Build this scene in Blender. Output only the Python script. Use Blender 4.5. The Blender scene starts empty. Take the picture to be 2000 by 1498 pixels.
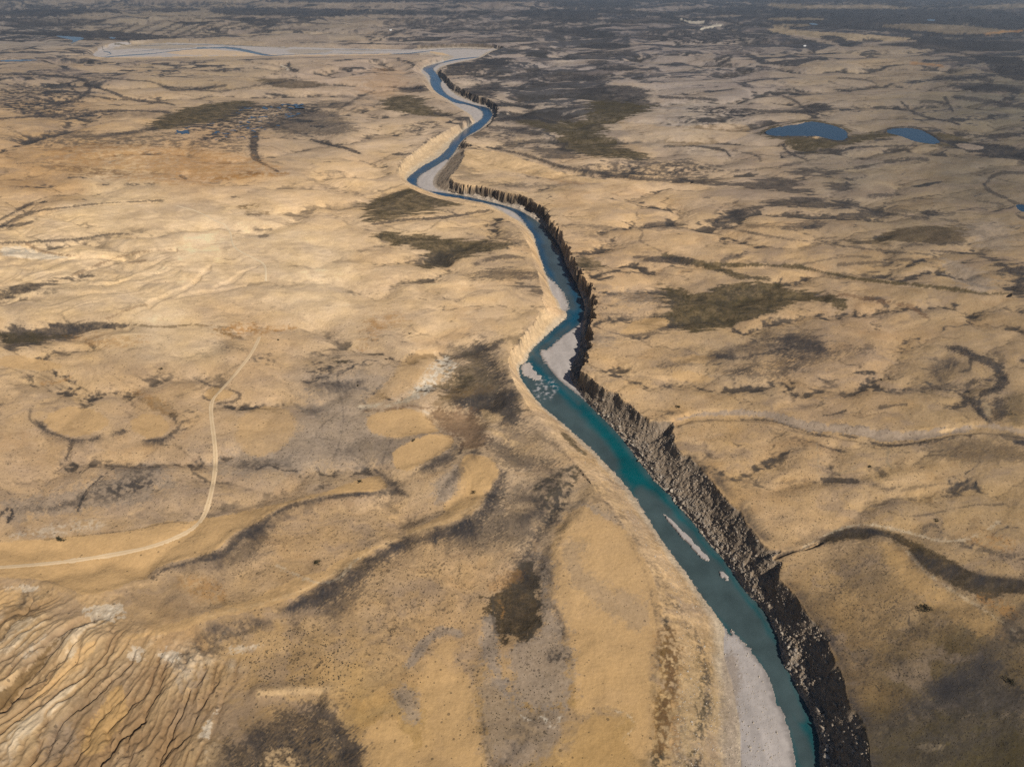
import bpy, math, random, time
import numpy as np
T0 = time.time()
# ------------------------------------------------------------------ camera, sky, sun, exposure
scene = bpy.context.scene
C = scene.collection
H = 250.0; F = 1334.0; PITCH = math.radians(30.8); D = 14.5
SP, CP = math.sin(PITCH), math.cos(PITCH)
cam_d = bpy.data.cameras.new("camera"); cam = bpy.data.objects.new("camera", cam_d); C.objects.link(cam)
cam.location = (0, 0, H); cam.rotation_euler = (math.radians(90) - PITCH, 0, 0)
cam_d.lens = 24.0; cam_d.sensor_width = 36.0; cam_d.clip_start = 1.0; cam_d.clip_end = 200000.0
scene.camera = cam
SUN_EL, SUN_ROT = math.radians(39), math.radians(136)
world = bpy.data.worlds.new("World"); scene.world = world; world.use_nodes = True
wn = world.node_tree.nodes; wl = world.node_tree.links
sky = wn.new("ShaderNodeTexSky"); sky.sky_type = 'NISHITA'; sky.sun_disc = False
sky.sun_elevation = SUN_EL; sky.sun_rotation = SUN_ROT; sky.altitude = 3500; sky.dust_density = 0.6
wl.new(sky.outputs[0], wn["Background"].inputs[0]); wn["Background"].inputs[1].default_value = 0.045
sd = bpy.data.lights.new("sun", 'SUN'); sun = bpy.data.objects.new("sun", sd); C.objects.link(sun)
sd.energy = 5.0; sd.angle = math.radians(0.55); sd.color = (1.0, 0.92, 0.80)
sun.rotation_euler = (math.radians(90) - SUN_EL, 0, math.pi - SUN_ROT)
sun.location = (0, 0, 400)
scene.view_settings.view_transform = 'Standard'; scene.view_settings.look = 'None'
scene.cycles.use_denoising = False
scene.view_settings.exposure = 0.08; scene.view_settings.gamma = 1.0
E_FLAT = 1.02          # light that flat ground sends back per unit of albedo (measured)
HAZE = 4.6e-5

# ------------------------------------------------------------------ projection helpers
def ray(u, v):
    cx = (u - 1000.0) / F; cy = -(v - 749.0) / F
    return cx, CP + cy * SP, -SP + cy * CP
def ground(u, v, z=0.0):
    rx, ry, rz = ray(u, v); t = (z - H) / rz
    return rx * t, ry * t
def project(x, y, z):
    dz = z - H
    dep = y * CP - dz * SP; up = y * SP + dz * CP
    return 1000.0 + F * x / dep, 749.0 - F * up / dep, dep

# ------------------------------------------------------------------ noise
def _hash(ix, iy, seed):
    h = (ix.astype(np.uint32) * np.uint32(374761393)) ^ (iy.astype(np.uint32) * np.uint32(668265263)) ^ np.uint32((seed * 2246822519) & 0xffffffff)
    h = (h ^ (h >> np.uint32(13))) * np.uint32(1274126177)
    h ^= h >> np.uint32(16)
    return h
def gnoise(x, y, seed=0):
    x = x.astype(np.float32); y = y.astype(np.float32)
    xf = np.floor(x); yf = np.floor(y); ix = xf.astype(np.int32); iy = yf.astype(np.int32)
    fx = x - xf; fy = y - yf
    ux = fx * fx * fx * (fx * (fx * 6 - 15) + 10); uy = fy * fy * fy * (fy * (fy * 6 - 15) + 10)
    def g(dx, dy):
        a = (_hash(ix + dx, iy + dy, seed) & np.uint32(1023)).astype(np.float32) * np.float32(2 * math.pi / 1024)
        return np.cos(a) * (fx - dx) + np.sin(a) * (fy - dy)
    n0 = g(0, 0); n1 = g(1, 0); n2 = g(0, 1); n3 = g(1, 1)
    a = n0 + ux * (n1 - n0); b = n2 + ux * (n3 - n2)
    return (a + uy * (b - a)) * np.float32(1.5)
def fbm(x, y, o=4, seed=0, gain=0.5, lac=2.03):
    s = 0; a = 1.0; t = 0
    for i in range(o):
        s = s + a * gnoise(x + 17.3 * i, y - 9.1 * i, seed + i); t += a; a *= gain; x = x * lac; y = y * lac
    return s / t * 1.35
def ridged(x, y, o=3, seed=0):
    s = 0; a = 1.0; t = 0
    for i in range(o):
        s = s + a * (1 - np.abs(gnoise(x, y, seed + i)) * 1.6); t += a; a *= 0.5; x = x * 2.07; y = y * 2.07
    return s / t
def sstep(a, b, x):
    t = np.clip((x - a) / (b - a), 0, 1); return t * t * (3 - 2 * t)

# ------------------------------------------------------------------ terrain grid (dense where one can see it, coarse outside)
def axis(segs):
    out = []
    for a, b, st in segs:
        n = max(1, int(round(abs(b - a) / st))); out += list(np.linspace(a, b, n, endpoint=False))
    out.append(segs[-1][1]); return np.array(out)
DET = 1.0
us = axis([(-1500, -500, 25), (-500, -60, 6), (-60, 2060, 1.75 * DET), (2060, 2500, 6), (2500, 3500, 25)])
vs = axis([(2600, 1800, 20), (1800, 1540, 5), (1540, 1200, 1.75 * DET), (1200, 720, 1.6 * DET), (720, 560, 1.3 * DET), (560, 440, 1.0 * DET), (440, 350, .32 * DET),
           (350, 245, .8 * DET), (245, 170, .7 * DET), (170, 112, .9 * DET), (112, 78, .35 * DET), (78, -6, .8 * DET), (-6, -34, 1.2), (-34, -44, 1.0)])
NU, NV = len(us), len(vs)
U0, V0 = np.meshgrid(us, vs); U0 = U0.astype(np.float64); V0 = V0.astype(np.float64)
X, Y = ground(U0, V0)
DEP = (Y * CP + H * SP)
A = (X / DEP).astype(np.float32); B = (np.log(DEP) / CP).astype(np.float32)
SINV = (H / np.sqrt(Y * Y + H * H)).astype(np.float32)       # how steeply one looks down at that ground
print("grid", NU, NV, NU * NV, time.time() - T0)

def vrange(v0, v1):      # rows whose v0 lies between
    i = np.where((vs >= v0) & (vs <= v1))[0]
    return (0, 0) if len(i) == 0 else (i[0], i[-1] + 1)
def urange(u0, u1):
    i = np.where((us >= u0) & (us <= u1))[0]
    return (0, 0) if len(i) == 0 else (i[0], i[-1] + 1)

def smooth(pts, n=3, closed=False):
    P = np.array(pts, float)
    for _ in range(n - 1):
        if closed:
            Q = np.roll(P, -1, 0); P = np.stack([P * .75 + Q * .25, P * .25 + Q * .75], 1).reshape(-1, P.shape[1])
        else:
            Q = np.stack([P[:-1] * .75 + P[1:] * .25, P[:-1] * .25 + P[1:] * .75], 1).reshape(-1, P.shape[1])
            P = np.vstack([P[:1], Q, P[-1:]])
    return P
def inside(px, py, poly):
    r = np.zeros(px.shape, bool); n = len(poly)
    for i in range(n):
        x0, y0 = poly[i]; x1, y1 = poly[(i + 1) % n]
        if y0 == y1: continue
        c = ((y0 > py) != (y1 > py))
        r ^= c & (px < (x1 - x0) * (py - y0) / (y1 - y0) + x0)
    return r
def segdist(px, py, pts, closed, w=None):
    best = np.full(px.shape, 1e9, np.float32); n = len(pts)
    for i in range(n if closed else n - 1):
        x0, y0 = pts[i][0], pts[i][1]; x1, y1 = pts[(i + 1) % n][0], pts[(i + 1) % n][1]
        dx, dy = x1 - x0, y1 - y0; L = dx * dx + dy * dy + 1e-9
        t = np.clip(((px - x0) * dx + (py - y0) * dy) / L, 0, 1)
        d = np.hypot(px - x0 - t * dx, py - y0 - t * dy)
        if w is not None: d = d - (w[i] + (w[i + 1] - w[i]) * t) * .5
        best = np.minimum(best, d)
    return best

def segarc(px, py, pts):
    best = np.full(px.shape, 1e9, np.float32); arc = np.zeros(px.shape, np.float32); L0 = 0.0
    for i in range(len(pts) - 1):
        x0, y0 = pts[i]; x1, y1 = pts[i + 1]; dx, dy = x1 - x0, y1 - y0; l2 = dx * dx + dy * dy + 1e-9; l = math.sqrt(l2)
        t = np.clip(((px - x0) * dx + (py - y0) * dy) / l2, 0, 1); d = np.hypot(px - x0 - t * dx, py - y0 - t * dy)
        k = d < best; best = np.where(k, d, best); arc = np.where(k, L0 + t * l, arc); L0 += l
    return best, arc
import heapq
def drain(hh, sink):
    # priority flood from the sinks and the border: every cell gets a way down, then water is added up along it
    ny, nx = hh.shape; W = nx + 2; pad = np.full((ny + 2, W), -1, np.int64); seen = bytearray(b'\x01') * ((ny + 2) * W)
    g = np.full((ny + 2, W), 1e9); g[1:-1, 1:-1] = hh; g = g.ravel().tolist(); s_ = np.zeros((ny + 2, W), bool); s_[1:-1, 1:-1] = sink
    s_[1, 1:-1] = s_[-2, 1:-1] = True; s_[1:-1, 1] = s_[1:-1, -2] = True
    inn = np.zeros((ny + 2, W), bool); inn[1:-1, 1:-1] = True
    for k in np.where(inn.ravel())[0].tolist(): seen[k] = 0
    heap = []; par = [-1] * len(g); order = []
    for k in np.where(s_.ravel())[0].tolist(): seen[k] = 1; heap.append((g[k], k))
    heapq.heapify(heap); pop = heapq.heappop; push = heapq.heappush; nb = (-1, 1, -W, W, -W - 1, -W + 1, W - 1, W + 1)
    while heap:
        z_, k = pop(heap); order.append(k)
        for d_ in nb:
            j = k + d_
            if not seen[j]:
                seen[j] = 1; par[j] = k; zj = g[j]; push(heap, (zj if zj > z_ else z_ + 1e-7, j))
    acc = [1.0] * len(g)
    for k in reversed(order):
        p_ = par[k]
        if p_ >= 0: acc[p_] += acc[k]
    return np.array(acc).reshape(ny + 2, W)[1:-1, 1:-1].astype(np.float32)
def bil(G, fx, fy):
    ny, nx = G.shape; fx = np.clip(fx, 0, nx - 1.001); fy = np.clip(fy, 0, ny - 1.001); ix = fx.astype(np.int32); iy = fy.astype(np.int32); fx = fx - ix; fy = fy - iy
    return (G[iy, ix] * (1 - fx) + G[iy, ix + 1] * fx) * (1 - fy) + (G[iy + 1, ix] * (1 - fx) + G[iy + 1, ix + 1] * fx) * fy
def blur(G, n):
    for _ in range(n):
        G = (G + np.roll(G, 1, 0) + np.roll(G, -1, 0)) / 3; G = (G + np.roll(G, 1, 1) + np.roll(G, -1, 1)) / 3
    return G
# ------------------------------------------------------------------ the river valley (traced; rims lie at z = 0, floor at z = -D)
FR = [(1745,2400),(1665,1850),(1612,1560),(1601,1498),(1600,1447),(1590,1408),(1577,1377),(1556,1347),(1546,1318),(1530,1300),(1522,1255),(1508,1219),(1490,1187),(1460,1160),(1445,1138),(1428,1113),(1410,1088),(1384,1061),(1367,1037),(1341,1006),(1323,987),(1304,961),(1297,958),(1275,935),(1249,902),(1230,875),(1207,848),(1185,824),(1155,795),(1137,775),
      (1120,752),(1112,730),(1118,712),(1126,700),(1133,680),(1134,655),(1140,625),(1142,595),(1132,569),(1120,542),(1105,517),(1100,494),(1088,472),(1078,460),(1070,450),(1049,432),(1027,418),(1010,409),(976,399),(942,391),(908,383),(874,378),(858,373),(846,365),(845,352),(853,338),(866,326),(876,313),(890,294),(899,279),(904,274),(916,264),(934,255),(947,244),(957,234),(962,226),(960,217),(952,210),(930,203),(905,194),(886,184),(872,168),(864,158),(857,149),(850,142),(856,133),(870,127),(895,121),(923,116),(938,111),(946,104),(962,98),(972,95.5)]
CB = [(940,97),(900,94.5),(860,95),(835,97),(800,98),(760,97),(700,96),(640,95),(600,93),(540,92),(480,90),(420,86.5),(330,84),(250,88),(210,93),(190,100),(178,110)]
PL = [(210,114),(300,113),(400,110.5),(480,109.5),(560,110),(600,109),(700,108),(760,106.5),(800,106),(835,102.5),(860,104.5),(878,108),(890,112)]
FL = [(1600,2400),(1500,1850),(1448,1560),(1447,1498),(1446,1420),(1437,1374),(1430,1331),(1416,1295),(1412,1255),(1417,1234),(1407,1212),(1383,1180),(1369,1160),(1348,1131),(1322,1095),(1297,1062),(1275,1027),(1259,1001),(1242,975),(1229,957),(1207,930),(1185,908),(1155,876),(1129,854),(1110,836),(1095,824),(1080,812),(1050,785),(1032,760),(1020,744),(1013,728),(1014,718),(1020,711),(1029,706),(1033,693),(1037,685),(1055,667),(1076,647),(1097,629),(1110,619),(1105,609),(1095,605),(1091,589),(1081,579),(1073,560),(1071,545),(1066,537),(1061,520),(1054,500),(1047,476),(1042,459),(1030,445),(1020,434),(1010,430),(993,421),(976,409),(951,398),(928,394),(900,389),(862,383),(839,375),(818,367),(796,356),(794,350),(807,338),(827,323),(844,315),(861,304),(868,297),(878,287),(880,279),(898,261),(916,248),(930,239),(924,232),(919,224),(900,213),(884,202),(871,192),(859,186),(850,179),(844,172),(838,160),(833,150),(822,140),(826,133),(835,129),(848,125),(866,120)]
RR = [(1900,2400),(1775,1850),(1712,1560),(1703,1498),(1699,1460),(1692,1431),(1678,1397),(1660,1377),(1651,1327),(1640,1286),(1622,1255),(1608,1223),(1581,1205),(1563,1167),(1537,1140),(1525,1128),(1532,1108),(1528,1096),(1502,1093),(1512,1082),(1530,1074),(1505,1072),(1487,1062),(1485,1048),(1466,1030),(1453,1009),(1446,992),(1426,975),(1407,949),(1378,920),(1365,905),(1344,891),(1326,872),(1317,857),(1317,839),(1323,826),(1340,818),(1300,818),(1282,820),(1254,807),(1233,791),(1212,776),(1185,762),(1170,750),(1153,735),(1140,722),(1137,712),(1145,706),(1141,700),(1152,694),(1153,680),(1155,667),(1153,659),(1157,651),(1157,635),(1161,620),(1165,600),(1161,580),(1156,561),(1143,537),(1129,513),(1115,503),(1109,476),(1095,449),(1084,433),(1071,412),(1045,390),(1011,379),(960,366.5),(916,360.5),(890,356),(879,349),(884,340),(898,325),(905,312),(908,300),(906,290),(925,283),(905,277),(912,269),(925,262),(940,255),(955,245),(965,232),(974,216),(969,204),(958,195),(938,190),(921,183),(905,174),(891,168),(881,160),(874,152),(867,145),(858,138),(868,129),(890,123),(925,117),(944,111),(952,105),(966,99),(986,92),(976,88.5)]
RT = [(930,84),(870,86),(830,87),(800,88),(700,86),(640,85),(540,82),(480,80),(420,76),(330,74),(250,80),(175,94),(150,112),(205,123),(300,123),(560,119),(700,117),(800,112),(833,106),(850,107),(868,112)]
RL = [(1380,2400),(1300,1850),(1262,1560),(1268,1498),(1274,1400),(1280,1330),(1292,1240),(1290,1180),(1272,1120),(1240,1060),(1200,1000),(1150,940),(1110,890),(1060,830),(1022,782),(1000,740),(992,712),(996,690),(1012,668),(1034,640),(1052,618),(1062,600),(1060,570),(1052,545),(1046,520),(1038,495),(1030,474),(1018,452),(1002,437),(985,424),(960,408),(920,402),(880,395),(840,384),(808,374),(784,356),(774,338),(784,313),(808,297),(827,281),(844,268),(868,257),(892,244),(910,236),(919,228),(902,217),(884,207),(868,198),(850,188),(836,175),(826,160),(813,146),(805,133),(818,121),(842,114.5),(862,111.5)]
def valley(L, R, extra):
    return L + extra + R[::-1]
floor_px = valley(FL, FR, PL[::-1] + CB[::-1])
rim_px = valley(RL, RR, RT[::-1])
WR = [p for p in FR]
def splice(line, a, b, new):       # swap the stretch between two of its points
    i, j = line.index(a), line.index(b); return line[:i] + new + line[j + 1:]
WR = splice(WR, (1137,775), (1140,625), [(1125,768),(1096,747),(1073,721),(1060,701),(1053,691),(1055,684),(1063,682),(1069,683),(1097,657),(1124,639),(1131,634),(1140,622)])
WR = splice(WR, (858,373), (866,326), [(857,376),(837,373.5),(820,368),(813,361),(813,352),(822,340),(838,332),(859,319),(872,311)])
WR = splice(WR, (930,203), (872,168), [(927,206),(908,200),(890,195),(873,186),(865,177),(860,168),(860,162)])
WR = splice(WR, (850,142), (972,95.5), [(845,136),(846,133),(857,125.5),(879,120),(901,116.5),(923,114),(938,112)])
WL = splice(FL, (1448,1560), (1417,1234), [(1562,1560),(1556,1498),(1550,1460),(1536,1408),(1527,1383),(1516,1377),(1513,1354),(1504,1327),(1495,1307),(1477,1286),(1462,1262),(1446,1248),(1434,1232),(1428,1229),(1425,1240),(1421,1235)])
WL = splice(WL, (1105,609), (1071,545), [(1105,607),(1112,604),(1113,600),(1107,584),(1100,571),(1087,554),(1076,546)])
WL = splice(WL, (1020,434), (976,409), [(1022,432),(1013,421),(1002,413),(979,404)])
WL = splice(WL, (930,239), (884,202), [(941,234),(945,221),(934,212),(910,204),(889,202)])
WL = splice(WL, (838,160), (822,140), [(840,161),(841,150),(835,143),(827,137)])
WL = splice(WL, (848,125), (866,120), [(848,126),(866,121),(890,115.5),(912,113.3),(933,111.5)])
water_px = WL + WR[::-1]
ISL = [[(1290,1000),(1297,1006),(1313,1027),(1325,1044),(1344,1060),(1356,1077),(1375,1094),(1388,1096),(1382,1087),(1367,1072),(1356,1061),(1347,1049),(1328,1032),(1311,1015)],
       [(1403,1116),(1412,1117),(1426,1135),(1418,1134),(1408,1126)],
       [(1020,711),(1036,708),(1041,719),(1049,731),(1061,740),(1052,742),(1044,744),(1031,736),(1021,733),(1015,723)]]
CHAN = [([(130,116),(200,112.5),(250,108.5),(300,105),(360,97.5),(400,94.5),(440,93.5),(462,96),(490,102),(512,107),(530,109)], [1.5,2,2.5,2,1.6,2.2,4,5,5,4,2]),
        ([(770,105.5),(800,104.5),(822,102),(850,98.5),(870,96.5),(910,96),(950,97.5)], [1,2,2,1.6,1.2,1,1]),
        ([(225,92),(300,89),(380,87),(450,89),(520,92),(560,93)], [1,1.6,1,1.8,1,1]), ([(240,103),(300,98),(350,95),(400,93)], [1,1.6,1.2,1]), ([(600,98),(680,97),(760,99),(820,98)], [.8,1.4,1,.8]), ([(530,109),(590,106),(640,104),(700,105),(770,105)], [2,1.5,.8,1.2,1]),
        ([(200,96),(203,101),(213,103),(216,106),(205,109)], [1.2,1.6,2,1.4,1])]
POOL = [[(0,117.5),(40,116.8),(80,117),(50,119),(0,121)], [(105,70),(130,71),(160,73),(166,76),(150,80),(135,87),(145,79),(125,75)], [(210,73),(228,73),(224,76),(214,75.5)],
        [(1583,45),(1592,46),(1600,48),(1590,49),(1581,48)], [(1812,38),(1830,39),(1826,41),(1812,41)], [(1984,400),(1994,398),(2006,402),(2012,412),(1998,415),(1988,408)]]
LAKES = [[(1492,261),(1503,251),(1545,244),(1566,242),(1580,236),(1608,240),(1636,247),(1655,256),(1657,268),(1646,275),(1632,274),(1615,270),(1594,265),(1576,266),(1545,265),(1517,266)],
         [(1730,258),(1737,252),(1769,249),(1797,252),(1818,263),(1837,275),(1832,281),(1807,280),(1783,275),(1762,266),(1744,262)]]
def to_world(px, z, n=2, closed=True):
    P = smooth(px, n, closed); gx, gy = ground(P[:, 0], P[:, 1], z); return np.stack([gx, gy], 1)
floorW = to_world(floor_px, -D, 2); rimW = to_world(rim_px, 0, 2); waterW = to_world(water_px, -D, 2)

# macro relief
N1 = fbm(A * 30, B * 30, 4, 11); N2 = fbm(A * 160, B * 160, 3, 21); N0 = fbm(A * 8 + 3, B * 8, 4, 31)
Z = DEP * (0.0023 * fbm(A * 11 + 5, B * 11, 3, 41) + 0.0005 * fbm(A * 42 + N1 * .3, B * 42 + N1 * .3, 4, 51, gain=.55))
far = sstep(90, 20, V0)
Z += far * DEP * 0.004 * (ridged(A * 14 + 2, B * 9, 3, 61) - .55) * 2
# the long tableland and hills on the skyline
def bump(u0, v0, ru, rv, hgt, p=1.0):
    r = ((U0 - u0) / ru) ** 2 + ((V0 - v0) / rv) ** 2
    return hgt * np.exp(-r ** p)
Z += bump(860, 14, 260, 7, 34, 2) + bump(120, 2, 260, 5, 60) + bump(330, 42, 210, 13, 22) + bump(1650, 12, 300, 5, 30) + bump(930, 24, 120, 5, 16)
Zbase = Z.copy()

# valley
i0, i1 = vrange(60, 2590); j0, j1 = urange(60, 2100)
sl = (slice(i0, i1), slice(j0, j1))
x, y = X[sl], Y[sl]
scale = np.clip(DEP[sl] / 350.0, 1, 4)
wob = (fbm(x / 14, y / 14, 3, 71) * 2.6 + fbm(x / 4, y / 4, 2, 75) * 0.9)
inR = inside(x, y, rimW); dR = segdist(x, y, rimW, True); dR = np.where(inR, dR, -dR)
inF = inside(x, y, floorW); dF = segdist(x, y, floorW, True)
FRw = to_world(FR, -D, 2, False); FLw = to_world(FL, -D, 2, False)
dFR, aFR = segarc(x, y, FRw); dFL, aFL = segarc(x, y, FLw)
right = dFR < dFL
v = V0[sl]; u = U0[sl]
cR = np.interp(v, [60, 130, 150, 215, 240, 262, 280, 300, 345, 362, 720, 745, 900, 1060, 2600], [1, .6, .7, 1, .7, .2, .8, .15, .15, 1, 1, .35, .12, .08, .08])
cL = np.interp(v, [60, 130, 200, 262, 325, 356, 570, 605, 680, 725, 1700], [.6, .1, .1, .55, .6, 0, 0, .6, .6, 0, 0])
c = np.where(right, cR, cL)
top_cliff = (v < 112) & (u > 820); c = np.where(top_cliff, 1.0, np.where((v < 122) & (u < 820), 0.02, c))
dRw = dR + wob * c * 1.1 * np.clip(scale, 1, 2) - 0.4 * c
arc = np.where(right, aFR, aFL + 5000) + 1.5 * fbm(x / 8, y / 8, 2, 76)
flute = 2.2 * (ridged((arc + .35 * dR) / 27, dR / 26 + arc / 60, 5, 77) - .62) + .45 * fbm(arc / 8, dR / 9, 4, 79, gain=.7) * (1 + .8 * fbm(arc / 70, arc * 0, 2, 74)); flute2 = fbm(arc / 3.4, dR / 9, 3, 78)
near_r = right & (v > 700)
farw = np.where(v < 125, np.where(u < 815, 0.0, .5), 1.0)
slump = fbm(arc / 28 + 3, dR / 80, 3, 73)
dRw = dRw + ((flute * 1.7 + flute2 * .5) * np.where(c > .8, .8, np.where(near_r, .8, .3)) + slump * 3.0 * np.where(right, .8, .3)) * np.clip(scale, 1, 1.8) * farw
s = np.clip(dRw / (np.maximum(dRw, 0) + dF + 1e-3), 0, 1); s = np.where(inF, 1.0, s)
cliff = np.interp(s, [0, .05, .13, .27, .36, .62, 1], [0, .24, .68, .88, .91, .95, .975])
tal = np.interp(s, [0, .06, .52, .80, .88, .93, 1], [0, .05, .56, .76, .80, .955, .97])
gentle = np.interp(s, [0, .15, .5, .8, 1], [0, .10, .45, .82, .975])
tal = np.where(right & (v > 720), tal, gentle)
prof = tal * (1 - c) + cliff * c
inW = inside(x, y, waterW); dW = segdist(x, y, waterW, True)
up, vp, _ = project(x, y, -D)
isl = np.zeros(x.shape, bool); disl = np.full(x.shape, 1e9, np.float32)
for k, P in enumerate(ISL):
    Pw = to_world(P, -D, 2)
    ww = fbm(x / 3, y / 3, 2, 79) * (1.4 if k else .5)
    ii = inside(x + ww, y + ww, Pw); isl |= ii; disl = np.minimum(disl, segdist(x, y, Pw, True))
jag = fbm(x / 2.6, y / 2.6, 3, 83, gain=.6) * np.where(right, .8, 1.5) * np.clip(scale, 1, 2)
sdw = np.where(inW, dW, -dW) + jag * (c < .9)                     # > 0 in the water
wmask = (sdw > 0) & ~isl
for pts, w in CHAN:
    P = np.array(pts, float); dd = segdist(up, vp * 1.0, P, False, np.array(w, float))
    wmask |= (dd < N1[sl] * .4) & (v < 130)
barh = np.minimum(np.clip(0.25 + 0.035 * np.abs(sdw), 0, 1.3), .36 + .04 * dF)
inval = (dRw > 0) | inF
rough = fbm(x / 2.2, y / 2.2, 3, 85) * (0.9 * (tal > .04) * (prof < .95)) * np.where(right, 1.0, .35)
rough += fbm(x / 9, y / 9, 2, 87) * 1.1 * (prof > .05) * (prof < .93) * np.where(right, 1.0, .4)
gul = 0.0
bell = np.clip(np.minimum(s * 5, (1 - s) * 5), 0, 1)
ribz = (flute * 1.5 + flute2 * .7) * bell * np.where(c > .8, .9, np.where(near_r, .55, .25)) * np.clip(scale, 1, 2) * farw + slump * bell * np.where(right, 1.5, .6) * farw + rough * .5 * near_r
zz = -D * prof + rough * .55 + gul * .5 + ribz
zz = np.where(inF, np.where(prof > .9, -D + barh + .12 * fbm(x / 6, y / 6, 3, 90), zz), zz)
zz = np.maximum(zz, -D + .15)
depth = np.clip(np.where(wmask, np.minimum(np.abs(sdw), disl * .8), 0) * 0.12, 0, 2.5)
zz = np.where(wmask, -D - .35 - depth, zz)
zz = np.where(inval | wmask, zz, Z[sl] * sstep(0, 22, -dRw) - .9 * np.exp(dRw / 3.0) * np.clip(c * 2, 0, 1) * (1 + flute) * np.clip(-dRw * 2, 0, 1))
Z[sl] = zz
VAL = np.zeros(X.shape, np.float32); VAL[sl] = np.where(inval | wmask, prof, 0)
WAT = np.zeros(X.shape, bool); WAT[sl] = wmask
FLO = np.zeros(X.shape, bool); FLO[sl] = inF & ~wmask
RGT = np.zeros(X.shape, bool); RGT[sl] = right
DIN = np.full(X.shape, -999., np.float32); DIN[sl] = dRw
SDW = np.full(X.shape, -999., np.float32); SDW[sl] = sdw
CLF = np.zeros(X.shape, np.float32); CLF[sl] = c
print("valley", time.time() - T0)

LK = np.zeros(X.shape, np.int8)
# the plain drains to the river: a branching network that cuts shallow valleys
DC = .0030; da = np.arange(-.84, .84, DC); db = np.arange(6.15, 9.75, DC); DA, DB = np.meshgrid(da.astype(np.float32), db.astype(np.float32))
riv = np.array([(1560,1560),(1480,1300),(1330,1060),(1150,830),(1040,730),(1110,610),(1090,520),(1000,400),(830,360),(900,270),(945,220),(860,160),(900,110)], float)
rb = np.log(ground(riv[:, 0], riv[:, 1])[1] * CP + H * SP) / CP; ra = (riv[:, 0] - 1000) / F
ar = np.interp(DB, rb, ra); hd_ = .55 * np.abs(DA - ar) + .16 * fbm(DA * 5, DB * 7, 5, 401, gain=.55) + .06 * fbm(DA * 22, DB * 30, 4, 405, gain=.7) + .006 * np.random.RandomState(3).rand(*DA.shape) - .12 * np.clip((ar - DA) - .45, 0, 1) * 4 * (DB > 7)
ACC = drain(hd_.astype(np.float64), np.abs(DA - ar) < .02); LA = np.log(ACC)
l1 = sstep(3.4, 6.2, LA); l2 = sstep(5.2, 8.5, LA)
FL_line = np.maximum(blur(l1, 0) * .8, l2); FL_v = blur(np.maximum(l2, .45 * l1), 4) * 2.2; FL_w = blur(l2, 12) * 3.0
gx_ = (A + .0025 * N2 - da[0]) / DC; gy_ = (B + .0025 * N1 - db[0]) / DC; inb = ((B > db[0]) & (B < db[-1]) & (np.abs(A) < .83)).astype(np.float32)
DL = bil(FL_line, gx_, gy_) * inb; DV = np.clip(bil(FL_v, gx_, gy_), 0, 1) * inb; DWD = np.clip(bil(FL_w, gx_, gy_), 0, 1) * inb
DH = bil(blur(l2 + .3 * l1, 40) * 5.0, gx_, gy_) * inb; fade_ = sstep(0, 40, -DIN) * (1 - .6 * sstep(1050, 1250, V0))
Z -= fade_ * (DEP * .0017 * DV + DEP * .0036 * DWD + DEP * .0085 * np.clip(DH, 0, 1.6)) * (LK == 0)
print("drain", time.time() - T0)
# lakes and pools: hollows in the ground, water sheets added later
MARSHW = []
for k, P in enumerate(LAKES + POOL):
    Pp = smooth(P, 3, True)
    a0, a1 = vrange(Pp[:, 1].min() - 8, Pp[:, 1].max() + 8); b0, b1 = urange(Pp[:, 0].min() - 12, Pp[:, 0].max() + 12)
    q = (slice(a0, a1), slice(b0, b1))
    m = inside(U0[q] + N2[q] * 2.0, V0[q] + N2[q] * .6, Pp)
    LK[q] = np.where(m, k + 1, LK[q])
# small pools of the marsh
q0, q1 = vrange(196, 292); r0, r1 = urange(300, 620); q = (slice(q0, q1), slice(r0, r1))
mpoly = smooth([(470,206),(590,200),(612,212),(560,232),(530,262),(470,272),(400,276),(420,258),(340,266),(345,250),(450,236)], 2, True)
wn_ = ridged(A[q] * 55, B[q] * 38, 2, 95) + .5 * fbm(A[q] * 30, B[q] * 30, 2, 96)
m = inside(U0[q], V0[q], mpoly) & (wn_ > .90)
LK[q] = np.where(m, 20, LK[q])
lkz = np.where(LK > 0, 1, 0)
Z = np.where(LK > 0, -1.2 - .4, np.where(VAL > 0, Z, Z))
# level the ground about the lakes so that the sheets lie flush
for k, P in enumerate(LAKES + POOL + [[(300,196),(620,196),(620,292),(300,292)]]):
    Pp = np.array(P, float); a0, a1 = vrange(Pp[:, 1].min() - 14, Pp[:, 1].max() + 14); b0, b1 = urange(Pp[:, 0].min() - 40, Pp[:, 0].max() + 40)
    q = (slice(a0, a1), slice(b0, b1)); cu, cv = Pp.mean(0); hu = np.ptp(Pp[:, 0]) / 2 + 1; hv = np.ptp(Pp[:, 1]) / 2 + 1
    r = np.hypot((U0[q] - cu) / (hu + 36), (V0[q] - cv) / (hv + 12))
    Z[q] = np.where(LK[q] > 0, Z[q], Z[q] * sstep(.62, 1.0, r))

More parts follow.
